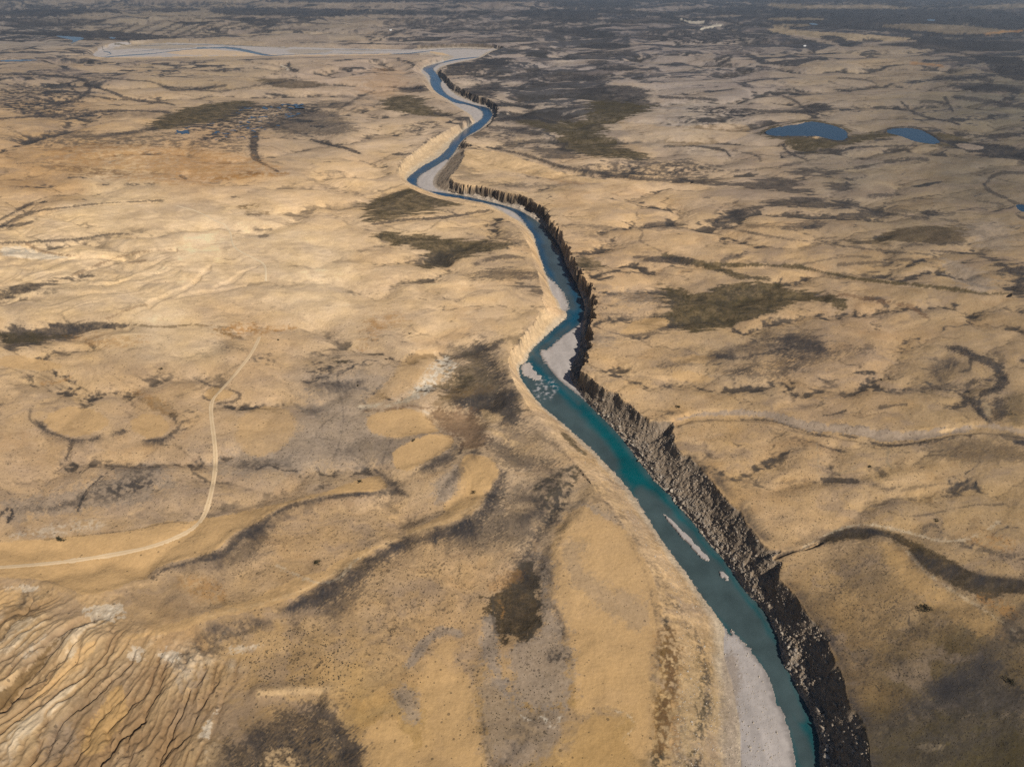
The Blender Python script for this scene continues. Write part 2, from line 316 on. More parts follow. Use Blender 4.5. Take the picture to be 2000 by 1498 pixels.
# ------------------------------------------------------------------ relief strokes: washes, gullies, scarps (px of the traced line, width, depth in m)
REL = [
 ([(0,1375),(42,1332),(77,1297),(94,1266),(122,1245),(154,1217),(171,1210)], [46,40,30,16,10,8,4], -3.2),
 ([(20,1360),(56,1339),(94,1315),(122,1287),(154,1259)], [10,12,12,10,5], -2.4),
 ([(180,1510),(217,1455),(252,1430),(280,1409)], [16,13,10,5], -2.6),
 ([(157,1385),(189,1353),(217,1332)], [9,9,4], -1.8), ([(300,1510),(330,1440),(352,1400),(370,1350)], [8,8,7,4], -1.5),
 ([(0,1250),(25,1215),(60,1170)], [12,9,5], -2.0), ([(130,1500),(150,1460),(165,1420),(200,1390)], [18,16,12,6], -1.2),
 ([(0,429),(31,413),(63,396)], [9,8,3], -5), ([(0,443),(35,424),(70,412),(122,406),(210,396),(315,392)], [12,10,8,6,4,2], -6),
 ([(0,475),(87,471),(157,468),(210,457),(262,457)], [12,10,9,7,3], -7), ([(52,476),(70,487),(105,497),(157,501),(240,498)], [10,10,8,7,3], -5),
 ([(0,578),(52,562),(140,541),(224,538)], [26,20,12,4], -6), ([(140,541),(210,508),(280,490),(343,487)], [10,9,6,3], -5),
 ([(287,595),(330,575),(372,560),(400,530),(410,520)], [12,12,11,7,3], -4), ([(340,580),(420,570),(480,555)], [8,8,3], -3.0), ([(420,560),(462,540),(500,520)], [8,8,3], -3),
 ([(0,655),(120,650),(245,633)], [50,34,6], -4),
 ([(1321,822),(1370,810),(1440,811),(1496,812),(1545,828),(1615,840),(1702,852),(1770,854),(1825,846),(1877,838),(1930,834),(2010,844)], [10,12,16,18,22,22,26,26,22,18,16,14], -3.2),
 ([(1495,1094),(1530,1080),(1560,1073),(1605,1058)], [12,9,7,4], -2.0),
 ([(1030,1110),(1045,1075),(1070,1030),(1105,985),(1135,930)], [60,50,50,50,30], -2.2), ([(1000,1200),(1030,1140),(1042,1090)], [110,90,50], -2.0),
 ([(860,820),(900,850),(930,800),(960,750),(940,690)], [60,70,70,60,30], -3.0),
 ([(540,440),(960,410)], [1,1], 0), ([(727,438),(807,428),(860,427),(958,410)], [8,9,9,6], -1.8),
 ([(1300,501),(1335,508),(1370,517),(1457,518),(1527,518),(1580,524),(1632,538),(1702,548),(1860,564),(1972,574)], [14,13,12,10,9,9,8,8,7,6], -4.0),
 ([(965,291),(1021,301),(1063,315),(1105,329),(1175,338),(1245,350),(1350,354)], [7,7,8,8,8,8,7], -5),
 ([(161,971),(175,950),(203,927)], [8,7,3], -.8), ([(140,862),(130,897),(112,915)], [10,10,5], -1.0),
 ([(1245,510),(1300,560),(1400,560),(1470,590),(1600,580)], [10,50,70,50,20], -3.0),
]
for pts, w, dz in REL:
    if dz == 0: continue
    P = smooth([(a, b, c_) for (a, b), c_ in zip(pts, w)], 3)
    m = max(w) + 30
    a0, a1 = vrange(P[:, 1].min() - m, P[:, 1].max() + m); b0, b1 = urange(P[:, 0].min() - m, P[:, 0].max() + m)
    q = (slice(a0, a1), slice(b0, b1))
    uu = U0[q] + N1[q] * 5; vv = V0[q] + N1[q] * 5 * SINV[q]
    dd = segdist(uu, vv, P, False, P[:, 2] * .35)
    half = np.mean(w) * .6; dz = dz * (.38 if P[:, 1].mean() < 640 and P[:, 0].mean() < 700 else .8)
    Z[q] += np.where(VAL[q] > .02, 0, dz * sstep(half, 0, dd))
# low scarps: level above the traced line, lower below it
SC = [([(-60,1130),(84,1134),(157,1168),(227,1156),(252,1136),(287,1134),(301,1116),(315,1106),(392,1087),(434,1073),(448,1046),(507,1021),(518,1007),(567,983),(647,968),(700,962),(755,955)], 2.2, 26),
      ([(150,1252),(224,1247),(297,1243),(350,1233),(402,1212),(490,1191),(560,1173),(612,1149),(700,1100),(748,1067),(818,1040),(895,1018),(930,1000),(958,957),(979,918),(940,886)], 4.5, 60),
      ([(505,1352),(560,1350),(637,1346),(642,1380)], 3.5, 40),
      ([(702,792),(772,860),(840,848),(870,846),(893,858),(880,884),(835,903),(800,924),(765,918)], 1.5, 18)]
for pts, hgt, wd in SC:
    P = smooth(pts, 3); m = wd * 2.6
    a0, a1 = vrange(P[:, 1].min() - m, P[:, 1].max() + m); b0, b1 = urange(P[:, 0].min() - m, P[:, 0].max() + m)
    q = (slice(a0, a1), slice(b0, b1)); uu = U0[q] + N1[q] * 6; vv = V0[q] + N1[q] * 5
    dd = segdist(uu, vv, P, False)
    Z[q] += np.where(VAL[q] > .02, 0, hgt * .5 * np.exp(-(dd / (wd * .45)) ** 2))
# badlands in the near left corner: ribs running down to the lower left
BAD = smooth([(-80,1120),(84,1130),(157,1164),(252,1180),(270,1232),(400,1250),(515,1250),(480,1350),(440,1420),(420,1560),(-80,1560)], 2, True)
a0, a1 = vrange(1050, 1650); b0, b1 = urange(-300, 600); q = (slice(a0, a1), slice(b0, b1))
bd = segdist(U0[q], V0[q], BAD, True); bd = np.where(inside(U0[q], V0[q], BAD) | (U0[q] < -60), bd, -bd)
bm = sstep(-10, 90, bd + N1[q] * 40 + N2[q] * 14)
pxw, pyw = ground(640, 840)
xs, ys = X[q], Y[q]
bc_ = .34; bx = np.arange(-260, -45, bc_); by = np.arange(120, 262, bc_); BX, BY = np.meshgrid(bx, by)
th = np.arctan2(BX - pxw, -(BY - pyw)); al = np.hypot(BX - pxw, BY - pyw); w5 = fbm(BX / 34, BY / 34, 3, 101) * 4
bh = -al * .16 + 1.5 * fbm((th * 120 + w5) / 7, (al + w5) / 75, 5, 103, gain=.62) + 1.3 * fbm((th * 120 + w5) / 17, (al + w5) / 45, 3, 106) + .3 * fbm(BX / 3, BY / 3, 3, 105, gain=.6) + (rng_ := np.random.RandomState(5)).rand(*BX.shape) * .12
BAC = np.log(drain(bh, np.zeros(BX.shape, bool)))
fx_ = (xs + .3 * fbm(xs / 2, ys / 2, 2, 99) - bx[0]) / bc_; fy_ = (ys - by[0]) / bc_
g1 = bil(blur(sstep(2.0, 8.5, BAC), 1), fx_, fy_); g2 = bil(blur(sstep(4.0, 9.5, BAC), 5) * 2.2, fx_, fy_)
hb = bil(blur(bh + al * .16, 2), fx_, fy_)
thq = np.arctan2(xs - pxw, -(ys - pyw)); alq = np.hypot(xs - pxw, ys - pyw); fib = fbm((thq * 120 + 1.5 * hb) / 1.1, alq / 18, 3, 108, gain=.65)
Z[q] += bm * (hb * 1.0 - g1 * .8 - np.clip(g2, 0, 1) * 1.7 + fib * .45 + 1.0)
rib = .62 + .35 * np.clip(hb, -1.2, 1.2) - .45 * g1 - .35 * np.clip(g2, 0, 1); rib2 = g1
BADM = np.zeros(X.shape, np.float32); BADM[q] = bm; RIB = np.zeros(X.shape, np.float32); RIB[q] = rib; RIB2 = np.zeros(X.shape, np.float32); RIB2[q] = rib2; FIB = np.zeros(X.shape, np.float32); FIB[q] = fib
# ribbed valley sides far left
HL = smooth([(-100,380),(60,385),(200,400),(330,470),(430,510),(420,570),(300,620),(150,632),(-100,640)], 2, True)
a0, a1 = vrange(350, 680); b0, b1 = urange(-500, 520); q = (slice(a0, a1), slice(b0, b1))
hd = segdist(U0[q], V0[q], HL, True); hd = np.where(inside(U0[q], V0[q], HL) | (U0[q] < -90), hd, -hd); hm = sstep(-10, 70, hd)
xs, ys = X[q], Y[q]; wx = fbm(xs / 70, ys / 70, 3, 111) * 30
al = xs * .94 + ys * .34 + wx; ac = -xs * .34 + ys * .94 + wx
Z[q] += hm * ((ridged(ac / 62, al / 260, 3, 113) - .6) * -6 + (ridged(ac / 16 + al / 60, al / 26, 2, 115) - .5) * 1.1)
print("relief", time.time() - T0)

# rock faces stand out and fall back with height: ledges, buttresses and clefts
ARC = np.zeros(X.shape, np.float32); ARC[sl] = arc
bl_ = np.clip(VAL * 9, 0, 1) * np.clip((.965 - VAL) * 9, 0, 1) * (V0 > 112) * np.where(RGT, np.where(CLF > .6, 1.0, .38), np.where(CLF > .3, .45, .1))
am_ = bl_ * np.clip(DEP / 420.0, 1, 2.6)
n3 = fbm(ARC / 7 + Z * .12, Z / 2.6, 4, 501, gain=.65) + .55 * np.sign(np.sin(Z * 1.55 + N1 * 4)) * .35
gy_a, gx_a = np.gradient(np.where(VAL > 0, VAL, 0)); 
rk = np.interp(-V0[:, 0], -vs, np.arange(NV)); dXv = np.gradient(X, axis=0); dYv = np.gradient(Y, axis=0); dXu = np.gradient(X, axis=1); dYu = np.gradient(Y, axis=1)
det = dXu * dYv - dXv * dYu; det = np.where(np.abs(det) < 1e-9, 1e-9, det)
nxw = (gx_a * dYv - gy_a * dYu) / det; nyw = (-gx_a * dXv + gy_a * dXu) / det; nl = np.hypot(nxw, nyw) + 1e-9
X = X + np.where(bl_ > 0, nxw / nl * n3 * 1.5 * am_, 0); Y = Y + np.where(bl_ > 0, nyw / nl * n3 * 1.5 * am_, 0)
# ------------------------------------------------------------------ ground cover: where each vertex lies on the traced map
UU, VV, _ = project(X, Y, Z)
UU = UU.astype(np.float32); VV = VV.astype(np.float32)
def lin(c):
    c = np.array(c, float) / 255.0
    return np.where(c <= .04045, c / 12.92, ((c + .055) / 1.055) ** 2.4)
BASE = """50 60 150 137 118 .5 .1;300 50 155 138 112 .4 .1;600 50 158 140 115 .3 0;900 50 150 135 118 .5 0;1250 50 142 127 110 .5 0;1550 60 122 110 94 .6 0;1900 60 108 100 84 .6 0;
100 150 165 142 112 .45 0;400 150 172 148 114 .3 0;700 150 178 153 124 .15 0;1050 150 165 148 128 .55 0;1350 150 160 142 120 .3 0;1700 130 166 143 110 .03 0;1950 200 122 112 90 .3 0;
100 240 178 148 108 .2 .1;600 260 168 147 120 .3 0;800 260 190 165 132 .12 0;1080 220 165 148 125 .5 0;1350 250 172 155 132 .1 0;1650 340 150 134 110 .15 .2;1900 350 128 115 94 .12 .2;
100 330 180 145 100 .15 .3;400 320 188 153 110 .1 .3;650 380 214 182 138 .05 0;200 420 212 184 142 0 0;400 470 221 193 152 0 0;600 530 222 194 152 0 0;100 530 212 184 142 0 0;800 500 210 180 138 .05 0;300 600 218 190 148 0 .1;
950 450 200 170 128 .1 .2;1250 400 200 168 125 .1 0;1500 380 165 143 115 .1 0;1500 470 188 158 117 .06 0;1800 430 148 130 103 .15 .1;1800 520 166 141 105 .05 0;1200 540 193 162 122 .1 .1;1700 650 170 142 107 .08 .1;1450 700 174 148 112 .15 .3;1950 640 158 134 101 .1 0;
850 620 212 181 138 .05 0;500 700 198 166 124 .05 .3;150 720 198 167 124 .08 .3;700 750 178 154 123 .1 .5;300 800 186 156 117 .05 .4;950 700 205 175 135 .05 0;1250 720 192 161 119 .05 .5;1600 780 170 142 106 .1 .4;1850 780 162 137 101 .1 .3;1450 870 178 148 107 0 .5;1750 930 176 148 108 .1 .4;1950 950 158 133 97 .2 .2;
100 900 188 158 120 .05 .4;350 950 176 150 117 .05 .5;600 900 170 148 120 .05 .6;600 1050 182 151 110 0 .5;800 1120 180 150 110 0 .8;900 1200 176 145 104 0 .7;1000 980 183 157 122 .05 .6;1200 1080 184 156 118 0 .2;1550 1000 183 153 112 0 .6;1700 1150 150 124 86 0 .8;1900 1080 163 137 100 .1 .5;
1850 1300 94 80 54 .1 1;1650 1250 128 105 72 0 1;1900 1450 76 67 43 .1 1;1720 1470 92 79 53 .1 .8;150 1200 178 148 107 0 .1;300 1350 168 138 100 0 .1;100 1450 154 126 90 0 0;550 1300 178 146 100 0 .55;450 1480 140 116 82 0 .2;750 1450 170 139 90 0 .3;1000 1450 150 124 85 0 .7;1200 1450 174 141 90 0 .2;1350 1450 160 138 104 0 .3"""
cp = np.array([[float(t) for t in r.split()] for r in BASE.replace("\n", "").split(";")])  # ground tones; the corner points also have some vignette darkening mixed in
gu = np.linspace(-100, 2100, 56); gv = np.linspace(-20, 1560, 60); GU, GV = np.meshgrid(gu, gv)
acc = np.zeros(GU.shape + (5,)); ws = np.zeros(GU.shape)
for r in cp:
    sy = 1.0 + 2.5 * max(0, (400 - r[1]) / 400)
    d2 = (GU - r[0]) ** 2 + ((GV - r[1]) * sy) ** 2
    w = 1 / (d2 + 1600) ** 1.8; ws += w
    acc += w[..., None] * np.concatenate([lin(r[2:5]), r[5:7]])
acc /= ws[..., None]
def lookup(U_, V_):
    fu = np.clip((U_ - gu[0]) / (gu[1] - gu[0]), 0, len(gu) - 1.001); fv = np.clip((V_ - gv[0]) / (gv[1] - gv[0]), 0, len(gv) - 1.001)
    iu = fu.astype(int); iv = fv.astype(int); fu = (fu - iu)[..., None]; fv = (fv - iv)[..., None]
    a = acc.astype(np.float32)
    return (a[iv, iu] * (1 - fu) + a[iv, iu + 1] * fu) * (1 - fv) + (a[iv + 1, iu] * (1 - fu) + a[iv + 1, iu + 1] * fu) * fv
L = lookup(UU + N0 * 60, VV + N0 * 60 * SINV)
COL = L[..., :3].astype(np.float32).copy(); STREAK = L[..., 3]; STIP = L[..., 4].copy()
LEAF = np.zeros(X.shape, np.float32)        # how much of a spot is dark sedge, marsh grass or painted bank shade
CRK = np.zeros(X.shape, np.float32)
PAL = {'K': (48, 47, 49), 'O': (70, 62, 42), 'o': (54, 46, 32), 'P': (194, 159, 112), 'p': (174, 141, 94), 'W': (214, 203, 184), 'R': (160, 118, 68), 'G': (146, 132, 118), 'A': (206, 174, 130), 'T': (150, 133, 108),
       'M': (112, 86, 64), 'S': (142, 128, 115), 'B': (104, 82, 52), 'w': (200, 184, 158)}
PAL = {k: lin(c).astype(np.float32) for k, c in PAL.items()}
# broad mottling, then wind- and water-laid streaks
mot = 1 + .09 * N0 + .05 * N1 + .025 * N2
COL *= mot[..., None]
warm = fbm(A * 20 + 40, B * 20, 4, 121)
COL[..., 2] *= 1 - .10 * warm; COL[..., 0] *= 1 + .03 * warm
wrp = N0 * .9 + N1 * .25
tone = fbm(A * 11 + wrp * 1.2, B * 15 + wrp * 1.2, 5, 133, gain=.6)
tk = sstep(-.05, .5, tone) * .48; COL = COL * (1 - tk[..., None]) + (COL * np.array([.62, .62, .66], np.float32)) * tk[..., None]
tk = sstep(.0, -.6, tone) * .16; COL *= (1 + tk)[..., None]
st = fbm(A * 17 + wrp * 1.5, B * 22 + wrp * 1.5, 6, 131, gain=.60) + .12 * N2
farb = sstep(420, 200, VV) * sstep(850, 1050, UU) * .14 + sstep(230, 90, VV) * .10; STREAK = STREAK + farb * np.clip(STREAK * 5, 0, 1) + .07 * sstep(1300, 1800, UU) * sstep(520, 380, VV)
thr = .62 - STREAK * 1.15
sm = sstep(thr, thr + .16, st) * np.clip(STREAK * 6, .25, 1) * .86
lf = fbm(A * 7 + wrp * 1.3 + 4, B * 12 + wrp * 1.3, 5, 134, gain=.55); ff = sstep(420, 220, VV); st = st * (1 - .45 * ff) + .75 * ff * lf
sm = sstep(thr, thr + .16, st) * np.clip(STREAK * 6, .25, 1) * .86
hal = sstep(thr - .28, thr + .1, st) * np.clip(STREAK * 4, .1, 1) * .30
COL = COL * (1 - hal[..., None]) + lin((128, 116, 104)).astype(np.float32) * hal[..., None]
COL = COL * (1 - sm[..., None]) + lin((54, 55, 56)).astype(np.float32) * (1 + .3 * N2[..., None]) * sm[..., None]
LEAF = np.maximum(LEAF, sm * .8)
# broad soft brown and grey swathes
sw = fbm(A * 7 + wrp * .8 + 9, B * 12 + wrp * .8, 6, 137, gain=.62) + .15 * fbm(A * 30, B * 90 + N0 * 2, 3, 138)
brt = 1 - sstep(420, 150, np.hypot((UU - 420) * .8, VV - 500)) * .75
k1 = sstep(.02, .5, sw) * .5 * brt; COL = COL * (1 - k1[..., None]) + lin((138, 120, 102)).astype(np.float32) * k1[..., None]
k1 = sstep(-.1, -.5, sw) * .35 * brt; COL = COL * (1 - k1[..., None]) + COL * np.array([.90, .81, .70], np.float32) * k1[..., None]
# thin dry rills
rl = ridged(A * 30 + N1 * .45, B * 44 + N1 * .45, 3, 141)
rm = sstep(.90, .985, rl) * sstep(-.2, .5, fbm(A * 9 + 8, B * 9, 2, 145)) * .42
COL *= (1 - rm)[..., None]
# pale dusty veils
pv_ = sstep(.1, .7, fbm(A * 18 + wrp, B * 46 - wrp, 5, 149, gain=.6)) * .22
COL = COL * (1 - pv_[..., None]) + COL * np.array([1.28, 1.27, 1.30], np.float32) * pv_[..., None]
grn = fbm(A * 420, B * 420, 2, 153); g2_ = fbm(A * 520 + 7, B * 520, 2, 155); spk_ = sstep(.42, .75, g2_) * (.12 + .30 * np.clip(STIP, 0, 1)); COL *= ((1 + .10 * grn) * (1 - spk_))[..., None]; COL[..., 2] *= 1.05; COL *= (1 - .20 * sstep(1300, 1900, UU) * sstep(620, 300, VV))[..., None]; gk = (sstep(800, 1200, UU) * sstep(520, 300, VV))[..., None]; COL = COL * (1 - gk) + COL * np.array([.93, .96, 1.03], np.float32) * gk; gk = sstep(330, 90, VV)[..., None]; COL = COL * (1 - gk) + COL * np.array([.88, .93, 1.04], np.float32) * gk  # darker upper right; cool haze tint put into the far ground colour
# darker damp ground and sedge along the drainage lines
dens = np.clip(.75 + STREAK * 2.2 + .5 * fbm(A * 7 + 20, B * 9, 3, 411), .2, 1.25) * (.35 + .65 * sstep(1050, 850, VV)) * (1 - .55 * sstep(380, 120, np.hypot((UU - 450) * .8, VV - 520)))
dm = DL * dens * sstep(-.6, .2, AN0 := fbm(A * 90, B * 90, 3, 413)) * .9
dmv = sstep(.25, .9, DV + .5 * st) * dens * .55; dwv = sstep(.30 - .25 * STREAK, .58 - .25 * STREAK, DWD * (1 + .9 * AN0) + .75 * st + .25 * N1 + .18 * fbm(A * 24 + N0 * 1.2, B * 95 + N0 * 2, 4, 175, gain=.62)) * np.clip(dens * 1.25 - .1, 0, 1) * .88
for mk_, cc_ in ((dmv, (112, 98, 82)), (dwv, (54, 52, 51)), (dm, (56, 50, 45))):
    mk_ = np.clip(mk_ * (VAL < .02) * (1 - BADM), 0, 1)[..., None]; COL = COL * (1 - mk_) + lin(cc_).astype(np.float32) * (1 + .2 * N2[..., None]) * mk_
LEAF = np.maximum(LEAF, np.maximum(dwv, dm))
# fine scarps and pale flow lines on the bright slopes
fl = fbm(A * 60 + B * 10, B * 110 - A * 30, 4, 151)
flm = sstep(300, 420, VV) * sstep(680, 560, VV) * sstep(1000, 800, UU)
COL *= (1 + .13 * fl * flm)[..., None]
# banks, cliffs and gravel of the valley
rn = fbm(X / 3.5, Y / 3.5, 3, 201); rn2 = fbm(X / 14, Y / 14, 3, 205)
strat = .5 + .5 * np.sin((Z + 1.2 * rn2) * 3.1)
rock_shaded = (lin((132, 117, 100)) * (1 - .45 * sstep(.75, .95, CLF))[..., None]).astype(np.float32); sandc = lin((190, 165, 130)).astype(np.float32); scree = lin((176, 163, 144)).astype(np.float32); ledge = lin((186, 172, 156)).astype(np.float32); grav = lin((168, 162, 161)).astype(np.float32)  # rock darkened on steep cliffs: painted shade that deepens the wall's shadow
wallR = rock_shaded * (1 + .35 * rn + .12 * rn2)[..., None]
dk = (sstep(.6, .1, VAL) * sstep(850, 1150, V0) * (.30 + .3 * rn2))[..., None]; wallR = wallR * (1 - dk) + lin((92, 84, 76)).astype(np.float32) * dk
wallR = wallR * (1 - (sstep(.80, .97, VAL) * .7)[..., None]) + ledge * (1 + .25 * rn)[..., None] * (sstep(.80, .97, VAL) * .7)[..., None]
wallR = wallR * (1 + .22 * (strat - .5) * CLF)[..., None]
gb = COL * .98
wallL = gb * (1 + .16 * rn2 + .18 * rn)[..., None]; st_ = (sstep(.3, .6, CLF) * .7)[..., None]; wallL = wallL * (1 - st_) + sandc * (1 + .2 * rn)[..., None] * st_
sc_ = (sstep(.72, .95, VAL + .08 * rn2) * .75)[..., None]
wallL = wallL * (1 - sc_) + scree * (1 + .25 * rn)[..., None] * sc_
vm_ = (sstep(.0, .07, VAL) * np.where((V0 < 126) & (U0 < 815), .0, 1))[..., None]
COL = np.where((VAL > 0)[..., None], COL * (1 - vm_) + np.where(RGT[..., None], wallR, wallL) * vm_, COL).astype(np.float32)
gcol = grav * np.array([1.02, 1, .96], np.float32) * (1 + .08 * rn + .16 * fbm(X / 6, Y / 34, 4, 207))[..., None]
COL[FLO & (VAL > .9)] = gcol[FLO & (VAL > .9)]
wetb = sstep(3.0, .1, np.abs(SDW) + .8 * rn) * FLO; COL *= (1 - .38 * wetb)[..., None]
COL[WAT] = lin((110, 104, 92)); STIP = np.where(VAL > .02, 0, STIP)
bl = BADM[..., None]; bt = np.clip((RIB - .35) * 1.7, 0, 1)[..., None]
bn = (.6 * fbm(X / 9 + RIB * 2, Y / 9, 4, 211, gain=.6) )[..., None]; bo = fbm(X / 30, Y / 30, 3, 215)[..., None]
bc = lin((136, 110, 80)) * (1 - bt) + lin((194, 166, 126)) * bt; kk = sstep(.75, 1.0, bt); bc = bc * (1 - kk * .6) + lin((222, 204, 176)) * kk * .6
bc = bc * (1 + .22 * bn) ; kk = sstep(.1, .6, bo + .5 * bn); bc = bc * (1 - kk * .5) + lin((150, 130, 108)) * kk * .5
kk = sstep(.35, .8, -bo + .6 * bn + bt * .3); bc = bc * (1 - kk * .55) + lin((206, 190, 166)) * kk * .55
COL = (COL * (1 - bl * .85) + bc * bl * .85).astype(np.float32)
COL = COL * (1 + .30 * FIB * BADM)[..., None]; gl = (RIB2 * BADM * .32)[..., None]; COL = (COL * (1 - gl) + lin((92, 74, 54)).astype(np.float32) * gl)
print("base", time.time() - T0)
TEX = {'': 0, 's': 1, 'r': 2, 'c': 3}
COL *= (1 - .30 * sstep(95, 15, VV) * (1 - .4 * sstep(-.2, .5, fbm(A * 9, B * 20, 3, 431))))[..., None]
# terracettes: broken dark lines of tussocks following the slopes
for tp, ang, sc_, op_ in (([(1560,1150),(1640,1060),(1720,1060),(1790,1180),(1960,1260),(2060,1300),(2060,1560),(1720,1560),(1690,1380),(1640,1260)], 40, 1.7, .55), ([(600,1200),(760,1090),(900,1040),(980,960),(1050,960),(1060,1040),(1000,1110),(940,1170),(850,1230),(760,1350),(640,1340),(540,1290),(500,1230)], -42, 1.5, .5),
                          ([(320,1110),(460,1060),(560,990),(700,970),(740,1050),(600,1110),(520,1160),(400,1190)], -50, 1.3, .35), ([(1320,870),(1420,880),(1500,960),(1560,1060),(1480,1040),(1400,930)], 20, 1.6, .3)):
    P = smooth(tp, 2, True); a0, a1 = vrange(P[:, 1].min() - 60, P[:, 1].max() + 60); b0, b1 = urange(P[:, 0].min() - 60, P[:, 0].max() + 60); q = (slice(a0, a1), slice(b0, b1))
    dd = segdist(UU[q], VV[q], P, True); dd = np.where(inside(UU[q], VV[q], P), dd, -dd); mk = sstep(-30, 45, dd + 20 * N1[q])
    c_, s_ = math.cos(math.radians(ang)), math.sin(math.radians(ang)); xw = X[q] + 5 * N1[q]; yw = Y[q] + 5 * N1[q]; al_ = xw * c_ + yw * s_; ac_ = -xw * s_ + yw * c_
    ln_ = sstep(.62, .9, ridged(ac_ / sc_ / 2, al_ / 7, 2, 441)) * sstep(-.25, .25, fbm(al_ / 2.2, ac_ / 1.4, 2, 443)) * sstep(-.5, .3, fbm(xw / 16, yw / 16, 3, 445))
    mk = (mk * ln_ * min(1, op_ * 1.5) * (VAL[q] < .02))[..., None]; COL[q] = COL[q] * (1 - mk) + lin((52, 47, 42)).astype(np.float32) * mk
AN1 = fbm(A * 70 + 3, B * 70, 4, 161, gain=.6); AN2 = fbm(A * 260 + 3, B * 330, 3, 165, gain=.7)
# streaking across the slope, used inside soft plumes
COMBS = [
 (.92, "540,1195 610,1160 660,1130 705,1102 755,1070 800,1052 850,1040 900,1020 937,1000 962,957 985,922", [10,60,75,50,28,40,55,45,40,40,12], 1),
 (.8, "880,1040 920,1035 960,1030 1000,1010 1040,1000", [20,60,80,60,30], 1), (.6, "860,960 900,905 930,880", [20,30,20], 1),
 (.75, "752,962 700,965 647,970 567,986 522,1012 503,1030 458,1054 443,1080 395,1092 320,1110", [8,10,14,26,40,60,60,26,14], -1),
 (.8, "75,825 90,842 110,848 140,861 189,857 241,841", [14,22,18,26,12], 1), (.75, "290,859 315,861 339,845 352,825", [18,20,12], 1), (.7, "700,745 650,752 600,745", [20,45,20], -1),
 (.85, "893,860 872,888 835,908 800,928", [14,34,30,10], -1), (.7, "745,925 772,950 797,968", [30,26,8], 1), (.5, "1112,915 1060,935 1038,960 1045,1000 1066,1030", [40,80,90,80,40], -1, .8),
 (.9, "1500,650 1560,652 1597,665 1612,680", [30,70,80,30], 1, 1.2), (.6, "1400,690 1470,668 1540,655", [40,60,50], 1, 1.5), (.6, "1300,715 1352,701 1430,690", [14,20,16], 1),
 (.55, "425,1500 448,1462 490,1430 560,1388 623,1383 648,1402 690,1440 715,1500", [50,60,80,90,60,40,40], 1, 1.2), (.95, "637,1350 642,1375 650,1400", [10,16,20], 1),
 (.9, "1600,1060 1632,1038 1671,1030 1710,1034 1750,1048", [14,22,30,36,20], 1), (.9, "1762,1066 1800,1082 1850,1104 1920,1126 2010,1130", [40,50,55,50,50], 1), (.8, "1790,740 1830,706 1860,700 1890,720", [30,60,60,30], 1, 1.3),
 (.7, "1940,1290 1880,1300 1800,1360 1740,1400", [60,110,110,60], -1, 1.5), (.7, "2000,1180 1960,1215 1900,1290 1850,1330", [40,70,90,60], -1, 1.4), (.6, "385,1240 430,1212 490,1206 525,1213", [40,50,40,20], 1),
 (.8, "1240,580 1200,576 1180,580", [8,10,6], 1), (.7, "930,540 980,524 1050,532", [12,20,16], 1), (.8, "1700,1500 1692,1431 1678,1397 1660,1377 1651,1327 1640,1286 1622,1255 1608,1223 1581,1205 1563,1167 1537,1140", [46,50,44,36,30,24,26,30,26,30,20], 1, 1.0, (58, 56, 58)),
 (.75, "1485,1048 1466,1030 1453,1009 1446,992 1426,975 1407,949 1378,920 1365,905 1344,891", [30,34,38,34,30,26,18,10], 1, 1.0, (66, 62, 60)),
 (.5, "0,205 100,232 200,233 300,225", [14,14,10], -1), (.6, "600,1000 540,1020 500,1050", [20,30,20], 1), (.55, "905,685 940,668 960,690 1000,760", [30,50,40,30], 1, 1.2), (.6, "870,785 940,770 1000,765", [30,50,40], 1, 1.2),
]
STRH = fbm(A * 24 + N0 * 1.2, B * 95 + N0 * 2, 4, 175, gain=.62)
STR = fbm(A * 60 + B * 60, (B - A) * 260, 3, 171) 
